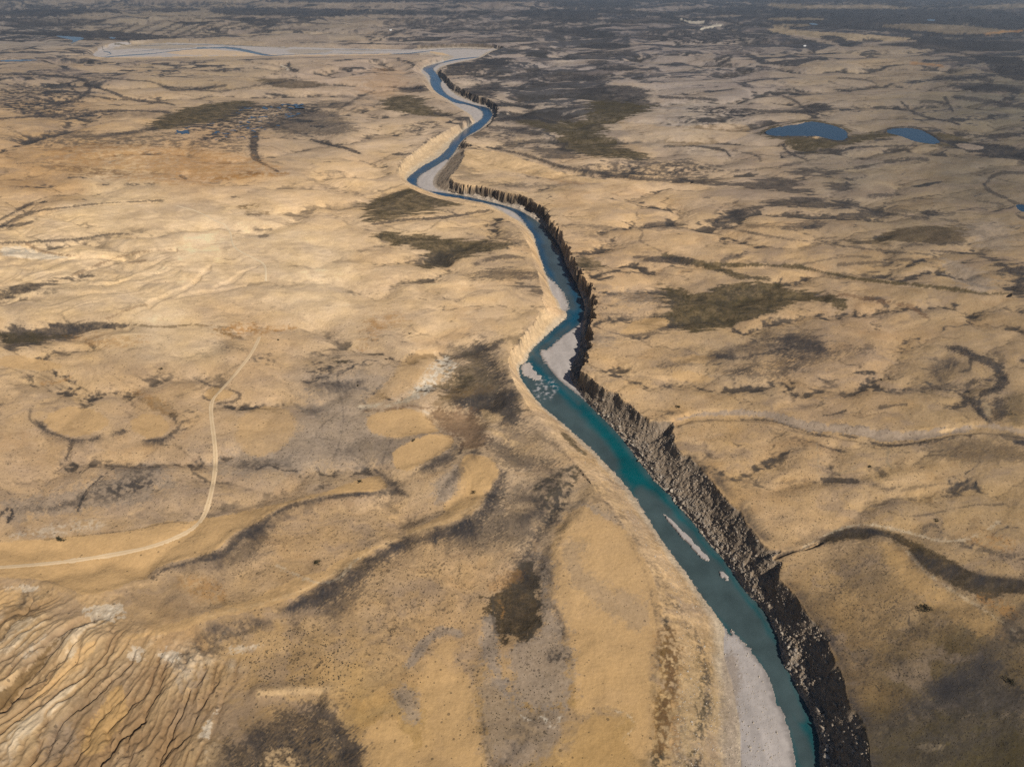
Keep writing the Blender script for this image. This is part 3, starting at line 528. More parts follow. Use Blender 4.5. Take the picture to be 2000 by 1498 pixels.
def stroke(spec):
    kind, op, soft, warp, geo = spec[:5]; w = spec[5] if len(spec) > 5 else None; tx = spec[6] if len(spec) > 6 else ''
    P = np.array([float(t) for t in geo.replace(',', ' ').split()]).reshape(-1, 2)
    line = w is not None
    if line:
        wv = [float(t) for t in str(w).split()]; 
        if len(wv) == 1: wv = wv * len(P)
        wv = np.interp(np.linspace(0, 1, len(P)), np.linspace(0, 1, len(wv)), wv)
        P = smooth(np.c_[P, wv], 3)
    else:
        P = smooth(P, 3, True)
    cv = P[:, 1].mean(); rr = max(.14, math.sin(PITCH + math.atan((cv - 749) / F)) ) ** (1.0 if not line else .35)
    m = soft + warp * 1.6 + 4 + (P[:, 2].max() if line else 0)
    a0, a1 = vrange(P[:, 1].min() - m * (1 if line else rr) - 26, P[:, 1].max() + m * (1 if line else rr) + 26); b0, b1 = urange(P[:, 0].min() - m - 4, P[:, 0].max() + m + 4)
    if a1 <= a0 or b1 <= b0: return
    q = (slice(a0, a1), slice(b0, b1)); uu = UU[q]; vv = VV[q] / rr
    Q = P.copy(); Q[:, 1] /= rr
    if line:
        dd = segdist(uu, vv, Q[:, :2], False, P[:, 2] * (1.6 if cv < 300 else 1.3 if cv < 620 else 1.0) + (.8 if cv < 620 else 0))
    else:
        dd = segdist(uu, vv, Q, True); dd = np.where(inside(uu, vv, Q), -dd, dd)
    dd = dd + warp * (1.1 * AN1[q] + .5 * N2[q] + .9 * N1[q]) + (soft * .8 + 1.5) * AN2[q]
    if kind[0] in 'KOoGMBR' and 150 < cv < 760 and not line: dd = dd + (soft * 1.6 + 22) * STRH[q]; soft = soft * 1.9 + 3
    if kind[0] in 'KOoGMBR' and cv <= 150: dd = dd + (soft + 5) * STRH[q]
    if 's' in tx: dd = dd + soft * 1.5 * STR[q]
    if kind[0] in 'KOoMB' and not line: dd = dd - (12 * np.clip(DWD[q], 0, .8) + 9 * DV[q]) + (1 if cv > 520 else -7)
    mk = sstep(soft * .5, -soft * .5, dd) * op
    if kind[0] in 'KOo':
        hl = sstep(soft * 2 + 9, -2, dd) * op * .30 * (.6 + AN1[q]) * (VAL[q] < .02); hl = np.clip(hl, 0, .4)[..., None]
        COL[q] = COL[q] * (1 - hl) + lin((112, 101, 90)).astype(np.float32) * hl
        mk = mk * (.94 + .22 * np.clip(AN2[q] + AN1[q], -1, .6))
    if 's' in tx: mk = mk * (.72 + .45 * np.clip(STR[q] + .3, -1, 1))
    if 'r' in tx: mk = mk * sstep(-.35, .25, AN1[q] + N2[q] * .7)
    mk = np.clip(mk, 0, 1) * (VAL[q] < .02) if 'v' not in tx else np.clip(mk, 0, 1)
    for k, ch in enumerate(kind):
        cc = PAL[ch]
        if k == 0: tgt = cc
        else: tgt = None
    base = COL[q]
    var = (1 + .20 * N1[q] + .26 * N2[q] + .15 * AN2[q])[..., None]
    if kind[0] in 'Pp': var = (1 + .05 * N1[q] + .02 * N2[q])[..., None]
    tgt = PAL[kind[0]] * var
    if kind[0] == 'O': kk = sstep(-.1, .5, N1[q] + AN1[q])[..., None] * .35; tgt = tgt * (1 - kk) + PAL['K'] * kk * .9
    COL[q] = base * (1 - mk[..., None]) + tgt * mk[..., None]
    if kind[0] in 'KOoB': LEAF[q] = np.maximum(LEAF[q], mk)
    if kind[0] in 'PpWA': STIP[q] = STIP[q] * (1 - mk * .85)
    if kind[0] == 'G': STIP[q] = np.maximum(STIP[q], mk * .9)
    if 'c' in tx: CRK[q] = np.maximum(CRK[q], mk)
    if 'd' in tx: STIP[q] = np.maximum(STIP[q], mk)
S = []  # some K strokes paint shade: wash's near bank, strip behind the far river
STROKES = """
K 0.9 4 8|0,0 60,0 90,14 170,10 230,0 260,4 330,8 400,2 460,6 500,10 500,14 380,14 270,17 180,19 90,17 0,16||r
K 0.9 4 8|0,18 150,20 250,22 150,27 60,32 0,34
K 0.95 4 8|410,16 500,15 600,17 700,20 800,21 880,22 900,24 860,31 820,30 740,27 620,33 590,32 520,30 440,29 415,24
K 0.9 3 6|270,18 370,17 390,19 350,23 280,22
K 0.95 4 8|0,62 60,64 130,62 200,60 260,66 330,72 360,76 270,79 200,75 165,74 110,70 50,67 0,66
K 0.75 6 10|40,38 110,36 190,40 200,46 120,54 60,52 40,46||s
K 0.97 3 4|585,88 640,87.5 700,86 760,87 820,90 835,94 780,96.5 700,95 640,93 590,92
K 0.95 1 1|706,92 740,78 762,68 790,58|1 2.5 3 2
K 0.75 6 16|740,38 860,34 1000,40 1010,60 900,60 800,55 740,48||r
K 0.75 2 4|500,46 545,45 590,44 640,47|3
K 0.75 2 4|500,60 560,57 600,60 640,58|3
K 0.75 2 4|330,40 380,36 420,38 450,36|3
K 0.85 2 4|500,40 520,42 545,41|4
K 0.97 2 4|480,0 1000,-1 2000,0 2000,3 1500,3.4 1000,3 700,4 560,3.5
K 0.97 3 5|1075,4 1150,3 1250,5 1240,12 1200,15 1150,17 1100,15 1080,8
K 0.97 3 6|1010,23 1060,22 1100,18 1160,18 1260,22 1300,28 1340,38 1355,44 1340,44 1320,38 1290,31 1220,27 1160,24 1170,34 1130,42 1110,46 1060,40 1010,30
K 0.95 3 6|1320,18 1400,19 1440,12 1500,14 1500,28 1430,30 1380,26 1340,24
K 0.95 2 4|1180,44 1240,42 1330,44|4
K 0.95 2 4|1360,38 1420,38 1430,46 1500,50|4
K 0.75 2 4|1000,55 1060,50 1150,49|4
K 0.9 4 8|1070,55 1120,56 1180,62 1205,66 1200,74 1170,76 1130,70 1090,65
K 0.97 4 14|1260,60 1310,57 1360,60 1420,62 1500,68 1500,90 1440,88 1380,85 1330,86 1300,80 1260,76||r
K 0.95 4 8|1140,90 1180,85 1230,88 1210,96 1150,95
K 0.9 2 3|1000,92 1050,84|3
K 0.85 3 5|1060,95 1105,100|6
K 0.85 3 5|1130,104 1190,106|5
K 0.75 4 10|1000,30 1060,45 1055,75 1010,80||r
W .6 1 1|1330,38 1350,44 1375,42|2
W .7 1 1|1370,57 1390,52 1412,50 1400,48|3 4 3 2
K 0.97 5 10|1500,10 1620,18 1700,16 1790,18 2000,20 2000,70 1960,66 1900,74 1800,68 1700,58 1600,52 1500,50
T .4 3 6|1500,6 1590,10 1740,10 1790,18 1730,18 1640,17 1540,18 1500,12
T .35 3 6|1880,14 2010,5 2010,18 1900,18
T .4 3 6|1500,34 1620,36 1625,39 1540,40 1500,40
T .4 3 6|1520,46 1590,48 1570,53 1510,52
T .4 3 8|1710,52 1760,46 1860,48 1940,56 1995,60 1950,68 1880,66 1800,62
T .75 3 6|1500,54 1600,62 1700,68 1790,75 1760,80 1640,80 1560,72 1500,62
R .5 2 3|1930,66 1960,63 1995,60|4
K 0.95 3 5|1610,70 1640,72 1650,80 1630,84 1612,78
K 0.97 4 8|1800,70 1850,80 2000,82 2000,100 1900,100 1820,95 1760,90 1700,88 1760,84
K 0.85 3 6|1690,78 1800,90 1880,106 1930,112|5
G .7 2 3|1550,70 1580,74 1620,84 1635,88|6
G .6 2 3|1690,86 1750,82 1785,80|4
K 0.97 4 8|1890,110 1950,112 2010,112 2010,160 1960,150 1945,135 1920,118
K 0.85 3 6|1830,152 1880,155 1920,150 1940,165 1900,175 1860,168|10
K 0.75 3 6|1870,190 1940,200 2000,210|9
K 0.85 4 8|1850,160 2000,168 2000,180 1900,178
K 0.9 4 10|1150,172 1200,166 1255,172 1265,200 1270,218 1200,222 1170,215 1200,200 1205,185 1160,180
O 0.97 5 12|1150,200 1189,200 1259,204 1262,218 1206,235 1175,252 1178,270 1210,287 1245,301 1259,305 1245,315 1210,308 1175,305 1140,301 1105,298 1098,277 1105,263 1070,252 1000,238 1035,233 1105,242 1140,235 1168,221
K .8 2 3|965,291 1021,301 1063,315 1105,329 1175,338 1245,350 1350,354|4 6 6 7 8 9 7
K .7 6 18|1105,330 1180,320 1250,310 1300,318 1350,330 1350,350 1250,348 1150,340||r
K 0.75 6 14|985,280 1030,262 1050,250 1000,255 960,262||r
K 0.9 4 10|870,146 880,130 900,124 935,120 960,116 1000,112 990,120 985,130 950,132 920,140 885,148
K 0.85 2 4|930,150 960,152 990,150|4
K 0.9 4 10|900,172 950,168 975,155 965,180 950,190 900,182
K 0.85 3 6|960,205 1000,203 1040,210|8
K 0.85 3 6|975,235 1040,228 1080,240|8
K 0.75 4 8|960,250 1000,252 1050,262|10
K 0.75 4 8|918,262 950,262|8
K 0.75 4 8|990,285 1060,272 1100,285|10
K 0.75 5 10|1040,285 1100,292 1140,300 1100,312 1060,305
K 0.85 4 8|1040,130 1110,150 1060,170 1035,165||r
K 0.75 3 6|1150,120 1185,118 1180,126 1155,127
K 0.85 3 5|1140,104 1230,100|4
K 0.9 3 6|1160,132 1220,128 1250,134 1200,140
K 0.85 4 8|1080,145 1180,150 1190,160 1100,158||s
K 0.85 4 8|1120,172 1190,180 1150,190||s
K 0.95 4 8|1345,210 1405,209 1457,214 1489,226 1440,230 1387,226 1345,217||r
K 0.85 3 5|1290,190 1340,192 1400,196|6
K 0.95 5 8|1545,217 1580,210 1604,203 1625,207 1608,219 1573,221
K 0.75 2 4|1457,214 1500,218 1545,217|6
K 0.8 3 8|1321,228 1338,226 1391,238 1398,252 1370,245 1335,238||r
K 0.9 2 4|1400,118 1420,108 1430,112 1410,124|5
K 0.65 2 3|1430,144 1480,136 1530,138|2
K 0.7 2 3|1620,160 1660,172 1720,170 1700,156 1640,153|3
K 0.95 2 3|1635,175 1660,178|5
G .5 5 6|1625,155 1680,158 1710,168 1660,174 1625,168
R .5 3 4|1785,124 1835,128|5
K 0.8 2 3|1530,188 1560,200 1575,218 1620,228|3
K 0.9 1.5 3|1762,200 1783,221 1818,232 1860,238 1874,244|3 3 3 3 4
K 0.9 1.5 3|1846,190 1855,208 1862,218|3
K 0.75 4 6|1800,200 1845,200 1850,208|6
O 0.97 4 8|1640,268 1700,262 1735,259 1745,268 1690,273 1660,280 1640,285 1600,290 1575,305 1565,290 1545,276 1520,270 1490,266 1560,266 1600,270
O 0.97 3 4|1486,262 1500,250 1545,241.5 1580,234 1640,246 1660,256|3
O 0.97 4 8|1800,262 1850,262 1885,272 1900,292 1850,285 1820,284
K 0.97 4 8|1830,272 1900,280 2010,290 2010,312 1950,308 1920,300 1870,288
K 0.85 4 8|1870,262 1940,268 2010,262|8
S .75 3 4|1860,282 1890,280 1925,286 1925,292 1890,294
A .8 2 2|1585,266 1605,267 1600,271 1590,271
K 0.9 2 3|1300,286 1352,284 1415,292 1426,305|4 5 4 3
K .6 2 3|1433,295 1482,303 1485,315|4
K 0.85 2 3|1530,283 1540,300 1575,312|4
K 0.8 2 4|1560,300 1640,290 1720,286 1790,285|3
K .75 5 14|1300,308 1395,321 1415,333 1352,337 1300,340||r
K .8 4 8|1300,349 1387,352 1457,361 1510,347 1545,354 1562,361 1527,368 1590,371 1594,378 1545,375 1475,366 1370,357 1300,354
K .8 4 6|1538,335 1566,329 1615,331 1643,335 1625,340 1597,338 1566,342
K .75 3 6|1620,335 1681,326 1748,315 1790,310 1818,314 1783,319|1 5 7 9 6 1
K .6 4 6|1440,333 1500,330 1560,318 1650,300|3
K .75 6 8|1608,361 1643,357 1667,368 1632,371
K .75 5 6|1699,382 1755,380|7
K .85 4 6|1496,396 1527,389 1590,385 1601,391 1580,396 1615,396 1664,401 1650,406 1580,403 1510,401
K .8 3 5|1366,434 1422,422 1440,412 1485,405 1489,408 1457,412 1433,424 1412,431
K .5 3 4|1395,418 1410,402 1440,395|4
K .75 5 8|1538,447 1559,438 1597,429 1615,438 1587,443 1555,447||s
K .5 6 8|1460,440 1540,447 1600,445|7
K .85 4 6|1653,419 1678,413 1734,417 1730,422 1671,424 1632,427
K .6 5 8|1734,417 1790,424 1850,428 1900,445|5
K .5 5 8|1650,405 1740,410 1860,418|6
o .75 4 6|1646,471 1720,469 1744,452 1772,445 1825,444 1895,447 1926,452 1895,461 1877,473 1846,476 1807,471 1755,468 1734,473 1685,475
K .6 4 6|1560,470 1646,472 1700,474|3
K .55 4 6|1740,480 1800,478 1880,476|4
K .7 2 4|1923,361 1940,343 1955,337 2005,337|7 6 5 8
K .7 2 4|1923,361 1935,375 1960,385 1990,400|6
K .75 3 5|1990,422 2010,430|7
K .55 3 5|1910,392 1960,400|4
K .65 3 5|1415,445 1468,454 1524,466 1615,476 1720,490 1818,497|3 4 3 4 6 3
K .6 3 5|1640,518 1700,514 1760,505 1830,515|4
K .5 3 4|1560,520 1640,500 1700,503|3
O .9 3 4|1300,501 1335,508 1370,517 1457,518 1527,518 1580,524 1632,538 1702,548 1790,557 1860,564 1930,574 1972,574|12 14 12 6 6 8 5 6 6 7 5 3
O .9 3 4|1380,520 1420,532 1450,540 1500,545|9 12 10 6
O .93 5 10|1300,557 1328,571 1387,571 1405,555 1454,550 1482,550 1545,564 1597,574 1640,581 1664,606 1636,602 1608,588 1559,588 1524,606 1496,623 1440,629 1370,651 1342,648 1300,627 1265,640 1262,628 1310,605 1290,585
K .6 7 10|1200,578 1290,570 1320,590 1300,598 1250,592||s
K .6 8 10|1170,612 1240,612 1300,620 1280,632 1230,625||s
K .6 6 8|1168,658 1245,656 1301,632 1330,640 1250,664
K .75 3 4|1692,583 1720,585 1734,599|8
M .6 4 6|1640,575 1700,585 1740,592 1780,600 1810,620|6
K .9 5 8|1923,501 1947,501 1965,515 1993,522 2010,515 2010,585 1979,578 1972,560 1986,543 1965,536 1947,522
K .7 2 3|1925,497 1870,493 1820,490|4
G .6 8 10|1840,500 1890,520 1940,550 1930,572 1880,560 1850,530
G .5 14 10|1880,425 1980,430 1990,500 1900,480
K .9 12 12|1524,656 1552,652 1597,663 1608,673 1594,687 1545,701 1524,694 1545,684 1531,670||s
K .65 12 14|1300,712 1352,701 1387,684 1440,679 1500,670 1540,660 1545,690 1480,684 1420,690 1352,712||s
K .75 4 6|1340,706 1384,694 1440,701 1475,694 1510,687 1550,675|6 9 8 8 8 5
K .65 10 10|1475,701 1468,719 1440,730|12||s
K .7 14 12|1405,722 1482,735 1527,729 1552,715 1580,705 1615,691 1699,679|8 14 18 24 22 16 6|s
K .6 10 8|1540,690 1560,720 1520,735 1500,700||s
K .75 10 8|1611,747 1636,747 1643,759 1615,757
K .7 3 5|1720,796 1755,791 1769,789|7
K .75 2 3|1601,813 1636,808 1653,801|4
K .5 10 8|1790,740 1832,708 1860,733 1874,754 1846,768 1804,761||s
K .92 8 6|1853,679 1881,684 1916,701 1944,715 1961,736 1951,757 1930,764 1912,775 1912,796 1926,817 1935,824|4 16 22 16 26 20 12 8 10 10 6
K .8 5 5|1895,705 1897,721 1877,726|8
K .8 6 6|1888,764 1891,750 1909,742 1930,743|8
K .8 6 6|1800,758 1860,761 1888,775 1909,799 1926,820|5 6 9 9 6
K .85 14 8|1940,775 1965,785 1979,810 1951,824 1937,810
O .55 14 8|1965,765 2010,768 2010,835 1965,832
T .7 6 6|1918,790 1930,780 1935,800 1932,818
K .5 6 6|1945,690 1960,700 1950,715|10
K .8 3 4|1450,820 1496,819 1527,825 1562,839 1600,850 1650,848 1702,865 1745,871 1800,867 1850,857 1895,851|3 5 4 4 5 4 6 5 4 5 3
S .8 3 5|1321,820 1370,808 1440,806 1496,808 1545,822 1600,838 1650,836 1720,851 1790,852 1850,842 1905,836|4 7 12 14 20 22 20 26 22 14 8
S .6 3 4|1880,836 1930,830 2010,845|10
A .7 3 4|1840,838 1870,834 1860,845 1830,848
K .6 6 6|1944,842 2010,853 2010,875 1965,862
K .55 14 14|1790,866 1895,852 2010,873 2010,900 1900,905 1825,894||s
K .4 10 12|1500,835 1560,850 1600,860 1560,868 1500,850||r
K .7 2 3|1597,868 1620,876 1650,882|5
T .7 2 2|1735,875 1732,905 1745,915|3
T .6 2 2|1595,865 1600,900 1595,930 1640,925 1670,915|3
K .8 3 4|1597,932 1632,938 1671,936 1681,943 1671,946 1632,941
K .45 4 5|1405,936 1457,939 1517,945 1580,938|5
K .6 4 5|1706,946 1720,953 1737,957 1755,950|5
K .45 3 4|1755,960 1790,952 1842,943 1900,945|4
K .55 2 3|1735,1000 1780,1010 1840,1000 1900,985 1960,985|3
o .9 7 6|1604,1059 1632,1038 1671,1031 1706,1033 1741,1042 1790,1059 1839,1080 1874,1105 1930,1126 2010,1130 2010,1157 1965,1157 1916,1171 1895,1157 1846,1136 1797,1108 1783,1084 1762,1066 1727,1045 1685,1049 1650,1052 1622,1063
K .6 6 8|1825,1035 1874,1063 1895,1080 1937,1087 2010,1101 2010,1080 1947,1073 1895,1052 1850,1040||r
w .5 4 5|1560,1075 1620,1040 1680,1022 1740,1030 1790,1045 1850,1060 1900,1050 1950,1020|4
R .4 6 10|1870,1050 1930,1040 1990,1050 1990,1080 1930,1075||r
p .55 18 14|1716,1052 1755,1070 1790,1115 1839,1150 1930,1196 1965,1224 1958,1245 1909,1241 1874,1210 1818,1185 1769,1140 1737,1105
w .35 5 6|1762,1066 1810,1120 1870,1160 1930,1195 1985,1235|3
R .6 10 16|1895,1160 1940,1160 1995,1190 1990,1215 1940,1195||r
K .35 20 14|1600,1065 1700,1060 1730,1110 1770,1160 1700,1190 1640,1140||sd
K .75 16 14|1818,1350 1860,1308 1930,1290 1965,1330 2010,1350 2010,1402 1895,1402 1825,1392 1755,1395||sd
o .8 6 8|1965,1225 2010,1220 2010,1262 1960,1268 1950,1245||r
K .75 5 6|1702,1455 1772,1451 1790,1434 1846,1436 1895,1455 1881,1458 1839,1446 1797,1446 1769,1458
O .7 30 12|1720,1420 1800,1395 2010,1380 2010,1560 1700,1560||d
K .45 10 10|1720,1440 1800,1395 1900,1330|20|s
T .5 5 5|1790,1452 1830,1450 1850,1462 1800,1468
K .8 2 2|1495,1096 1530,1082 1560,1075 1605,1058|6 6 4 3
K .55 3 4|1098,441 1122,438 1189,445 1210,447|5
O .75 5 5|1133,511 1161,511 1161,525 1140,525
K .7 4 6|1252,441 1280,438 1329,438 1315,445
K .8 4 5|1231,501 1280,501 1350,508 1350,520 1297,512
O .7 5 6|1280,550 1315,558 1318,572 1300,566
K .4 8 8|1130,440 1170,450 1180,470 1150,475||r
K .45 3 4|990,362 1020,366 1085,362|5
K .4 4 5|940,355 990,360|5
K .45 4 8|960,362 1000,358 1050,360|4
K .5 2 3|1240,441 1260,455 1245,470 1290,490|2
G .35 10 10|1150,560 1250,560 1300,600 1180,605||r
K .45 8 8|888,325 905,318 925,330 935,344 915,352 900,346
R .3 12 14|1010,330 1120,345 1150,365 1060,350||c
O .9 5 8|745,389 790,371 818,371 839,382 898,386 902,396 877,403 846,400 846,420 839,410 800,417 755,427 706,431 730,410 716,403
K .8 2 3|727,438 807,427 860,427 958,410|3 6 7 3
O .92 5 6|734,455 780,459 818,461 867,469 930,473 1000,473 986,483 930,497 874,508 846,522 828,527 856,490 818,483 751,473
K .4 6 8|840,490 900,500 870,510 850,520
K .75 6 6|923,536 958,524 1000,525 1056,539 1052,550 965,546 937,553||s
K .75 6 6|1000,553 1028,552 1063,567 1066,576 1028,567
K .65 4 5|930,515 986,499 1021,504|8
K .45 8 8|960,452 1000,445 1020,470 1010,490||r
K .45 6 8|1010,475 1030,470 1038,480|8
K .35 2 2|750,440 780,450 830,455 860,430|2||c
O 0.97 5 8|287,252 315,228 364,214 420,203 486,196 490,205 472,221 448,235 413,238 350,247 308,254
K 0.9 5 12|470,204 590,200 620,215 580,235 520,252 440,274 400,276 430,250 350,262 345,250 450,235||rc
K 0.75 7 12|525,235 630,208 700,252 650,262 580,265 540,260||s
K 0.75 5 10|590,206 650,196 690,202 640,214||s
K 0.85 3 4|0,232 120,225 230,215 330,220|4
K 0.85 5 12|0,205 60,200 140,214 240,218 180,228 60,230||r
K 0.75 4 8|120,262 180,268 260,258 300,252|5
K 0.6 12 22|0,268 60,262 150,258 330,262 440,272 500,285 480,300 380,290 240,285 100,290||r
K .85 2 4|497,264 494,301 504,315 542,335|13 11 5 4
K 0.9 2 3|609,273 647,284 682,291 702,300|3 4 5 4
K .7 3 4|245,361 297,360|8||r
K .6 3 5|420,349 451,350|9||r
K .7 3 5|472,338 504,340|9||r
K .9 2 2|200,361 211,361|3
K .75 3 3|352,344 362,350|5
R .5 12 24|80,290 200,280 420,290 560,325 520,345 400,365 200,350 100,330||r
R .7 4 5|400,350 470,345 560,340|10||r
K .4 6 14|60,315 140,320 250,340 330,335 200,345 80,330||r
B .8 4 5|468,405 502,402|9||r
B .6 4 6|484,416 524,418|13||r
K .6 2 3|484,419 506,420|3
K .6 2 2|500,449 529,448|5
K .6 2 2|508,462 520,461|6
K .7 2 2|454,385 460,385|3
K .75 2 3|0,429 31,413 63,396|5 5 3
K .75 2 3|0,443 35,424 70,412 122,406 210,396 315,392|8 7 4 4 2 2
K .7 2 3|0,442 40,439 60,434|5
K .75 2 3|0,475 87,471 157,468 210,457 262,457|5 5 5 3 1
M .6 2 3|52,476 70,487 105,497 157,501|5 5 3 1
W .5 5 6|0,480 52,482 87,497 147,504 70,508 0,500
K .85 3 4|0,571 52,553 140,539 224,538 157,545 105,555 52,571 0,588
M .5 3 4|140,539 210,508 280,490 343,487|4 3 2
M .45 3 4|210,623 252,602 287,595|2 6 2
M .4 3 4|255,513 283,509|4
M .35 12 12|0,345 40,350 120,358 60,375||s
K .88 5 5|0,639 70,637 157,632 245,630 266,636 210,639 168,646 140,662 122,669 52,676 0,686
O .8 6 8|-20,652 60,650 140,656 100,666 0,676
B .6 2 3|262,635 315,639 367,634 420,637 455,641|3
R .75 6 14|402,637 472,630 518,641 546,634 580,637 500,655 437,660||r
R .4 8 16|120,650 240,650 300,660 260,680 140,672||r
B .6 6 8|390,640 440,648 470,660|10||r
K .65 8 8|437,680 478,680|13||r
K .5 4 6|405,668 430,672|6||r
R .5 10 18|716,621 760,610 800,614 790,630 740,650 700,700 710,660||r
R .5 6 6|728,630 742,640|9
R .55 4 4|82,750 130,742 138,735|9||r
R .45 10 14|250,760 290,765 340,790 335,815 300,800||r
K .7 5 5|493,701 525,693 546,708 508,708||r
K .88 12 14|591,722 623,708 665,698 675,705 672,726 651,750 612,750||r
O .75 4 6|640,703 675,700 672,712 645,712||r
K .5 8 10|640,735 680,740 675,770 650,775||rc
K .6 6 12|600,800 640,795 640,815 605,812||r
G .55 40 34|600,760 690,720 760,740 800,745 700,800 760,850 900,870 840,900 700,905 520,925 410,920 420,890 560,850 600,800||d
K .35 14 10|640,880 760,850 860,840 890,850 820,890 720,905||s
G .6 26 24|0,985 100,965 200,930 290,905 330,915 340,950 250,985 100,1005 0,1015||d
K .6 16 16|30,990 100,980 160,960 240,925 310,905 320,940 240,975 120,1000 20,1005||r
K .6 8 10|200,950 250,935 315,935 290,955 220,970||r
K .55 10 12|440,905 500,900 560,905 540,918 460,918||r
K .8 2 3|500,918 525,905 545,918 580,920|4
K .9 3 4|-10,1015 15,990 25,1000 15,1020|9
K .9 2 2|150,999 161,971 175,950 203,927 225,912|3 6 4 2 1
K .75 4 6|80,830 90,842 110,848 140,861 189,857|10 7 8 7 6
K .7 3 5|189,854 210,842 241,841|8||r
K .8 4 4|140,862 130,897 112,915|7 6 3
K .7 4 5|294,859 315,861 339,845 350,835 335,810|6 7 6 5 9
B .4 10 10|250,770 300,775 340,790 345,820 300,800
K .55 2 3|60,800 55,820 80,838 100,825|4
P .7 4 5|84,810 140,791 196,803 217,827 196,841 161,852 126,852 94,838
P .75 4 5|245,824 280,806 315,810 336,838 315,854 280,857
P .7 5 5|0,690 80,700 130,715 90,725 0,720
P .75 3 4|392,775 420,750 455,764 458,775 420,785
K .75 3 3|380,738 400,750 455,762 471,771 460,784 430,787|3 3 4 8 6 5
K .4 3 4|345,775 400,755 450,720 510,690|3
P .5 8 8|590,845 500,905 450,850 480,800 560,790
P .88 2 3|-60,1064 0,1058 87,1053 168,1043 210,1043 273,1032 332,1016 371,1020 402,1011 448,1006 525,988 595,971 675,950 720,938 750,937 757,948 750,957 700,961 647,966 567,981 518,1006 507,1020 448,1044 434,1072 392,1086 310,1105 298,1116 287,1133 252,1133 227,1154 157,1164 140,1150 84,1130 -60,1126
W .35 14 16|0,1050 60,1030 200,1010 215,1035 90,1050||r
K .55 1.5 2|87,1054 168,1045 273,1034 332,1018 371,1022|2
K .8 6 5|752,962 700,965 647,970 567,986 522,1012 503,1030 458,1054 443,1080 395,1092 325,1109 297,1128|6 6 5 7 10 16 18 20 10 7 5
K .6 14 10|460,1070 500,1030 530,1020 520,1070 470,1100 440,1110||sd
R .5 16 10|350,1120 420,1130 450,1160 430,1185 350,1150||r
P .8 4 4|905,885 935,888 960,895 979,918 958,957 930,1000 895,1016 830,1035 780,1045 860,1010 895,985 915,950 900,920
P .75 4 4|224,1248 297,1243 350,1233 402,1212 490,1191 560,1173 612,1149 700,1100 748,1067 735,1062 690,1080 620,1120 575,1125 520,1160 440,1185 400,1195 300,1230
A .6 3 4|400,1205 490,1183 560,1165 620,1140 700,1090 740,1066 820,1036 900,1008 950,965|4
K .9 14 8|981,922 985,935 964,985 945,1030 900,1048 860,1055 800,1068 762,1080 725,1118 690,1148 650,1176 600,1188 562,1187 610,1162 660,1132 705,1104 757,1072 800,1052 850,1040 900,1022 937,1002 964,957||sd
K .6 18 10|620,1180 680,1160 720,1130 700,1180 660,1215 630,1210||sd
K .5 26 10|960,960 1000,1000 980,1060 900,1080 850,1060 930,1030||sd
P .8 5 4|713,810 783,796 818,801 846,827 863,845 825,845 772,859 720,845
P .85 3 4|765,880 818,852 867,845 891,859 874,880 832,901 800,922 769,915
P .85 3 3|650,953 685,943 720,929 748,932 755,950 737,960 685,959 650,964
P .8 4 4|895,915 909,883 951,894 979,915 965,936 937,978 909,995 874,1002 860,985 888,971
P .5 12 8|804,677 860,687 825,740 755,785 702,789 755,750
G .7 16 10|860,990 840,960 870,920 895,905 900,950||d
K .8 4 5|893,853 905,868 900,885|5
K .75 8 7|800,925 835,905 875,880 893,862 900,885 880,905 840,915||s
K .7 8 6|755,932 772,953 797,967 769,964 751,957||s
K .35 2 2|765,860 745,900 750,930|3
K .4 2 2|657,735 672,800 668,850 650,900|3
K .35 2 2|650,860 600,850 700,780|2
W .75 6 14|807,754 832,722 867,691 895,701 909,712 874,740 846,768 811,785||r
w .6 4 8|702,795 760,790 800,780 812,770|5
O .9 12 14|905,690 925,672 940,668 951,687 982,729 1000,761 1021,806 986,817 947,799 895,796 860,775 874,740 895,715||s
K .6 8 8|935,665 960,700 985,735 1000,755 980,745 950,705||s
B .6 10 14|830,790 860,770 900,760 960,750 980,765 900,785 860,800||s
K .85 12 10|870,785 940,770 1000,762 1025,806 1010,835 960,822 920,800||s
M .7 26 20|835,810 874,796 912,803 947,817 958,862 930,880 905,876 895,855 860,838
M .6 3 4|713,803 760,800 800,793 840,797|5
W .4 3 4|823,800 840,806 835,812
K .65 14 10|947,845 1000,880 1045,897 1105,901 1045,915 982,918 958,880||s
A .85 5 5|937,799 979,810 986,824 958,827 944,817
A .75 6 8|951,841 979,838 1021,866 1038,887 1000,876||r
K .45 14 14|1010,830 1060,830 1090,870 1060,870||s
A .5 8 8|940,830 1000,850 980,860
O .92 6 6|1136,908 1133,936 1119,967 1098,995 1066,1027 1052,995 1035,950 1070,932 1105,915||r
K .45 20 8|1035,945 1066,1030 1030,1070 960,1050 980,990||sd
K .35 20 10|1000,1100 1040,1080 1020,1130 960,1160||sd
G .6 14 8|1110,990 1150,975 1240,1040 1200,1020 1160,1010||d
P .75 10 9|1077,1063 1098,1014 1130,981 1158,1000 1175,1010 1228,1035 1256,1088 1280,1115 1294,1196 1290,1245 1276,1262 1273,1315 1273,1402 1276,1455 1252,1490 1228,1469 1210,1448 1241,1413 1224,1385 1168,1381 1140,1402 1119,1385 1122,1315 1115,1262 1098,1227 1091,1196 1074,1175 1080,1140 1070,1087
G .35 20 16|1100,1040 1140,1060 1130,1100 1200,1160 1260,1150 1270,1240 1180,1200 1100,1120
p .8 6 5|1130,1420 1160,1395 1200,1398 1212,1430 1230,1470 1260,1510 1260,1560 1100,1560 1105,1500 1120,1450
w .5 3 5|1162,1388 1200,1386 1235,1400 1240,1420 1215,1445|5||r
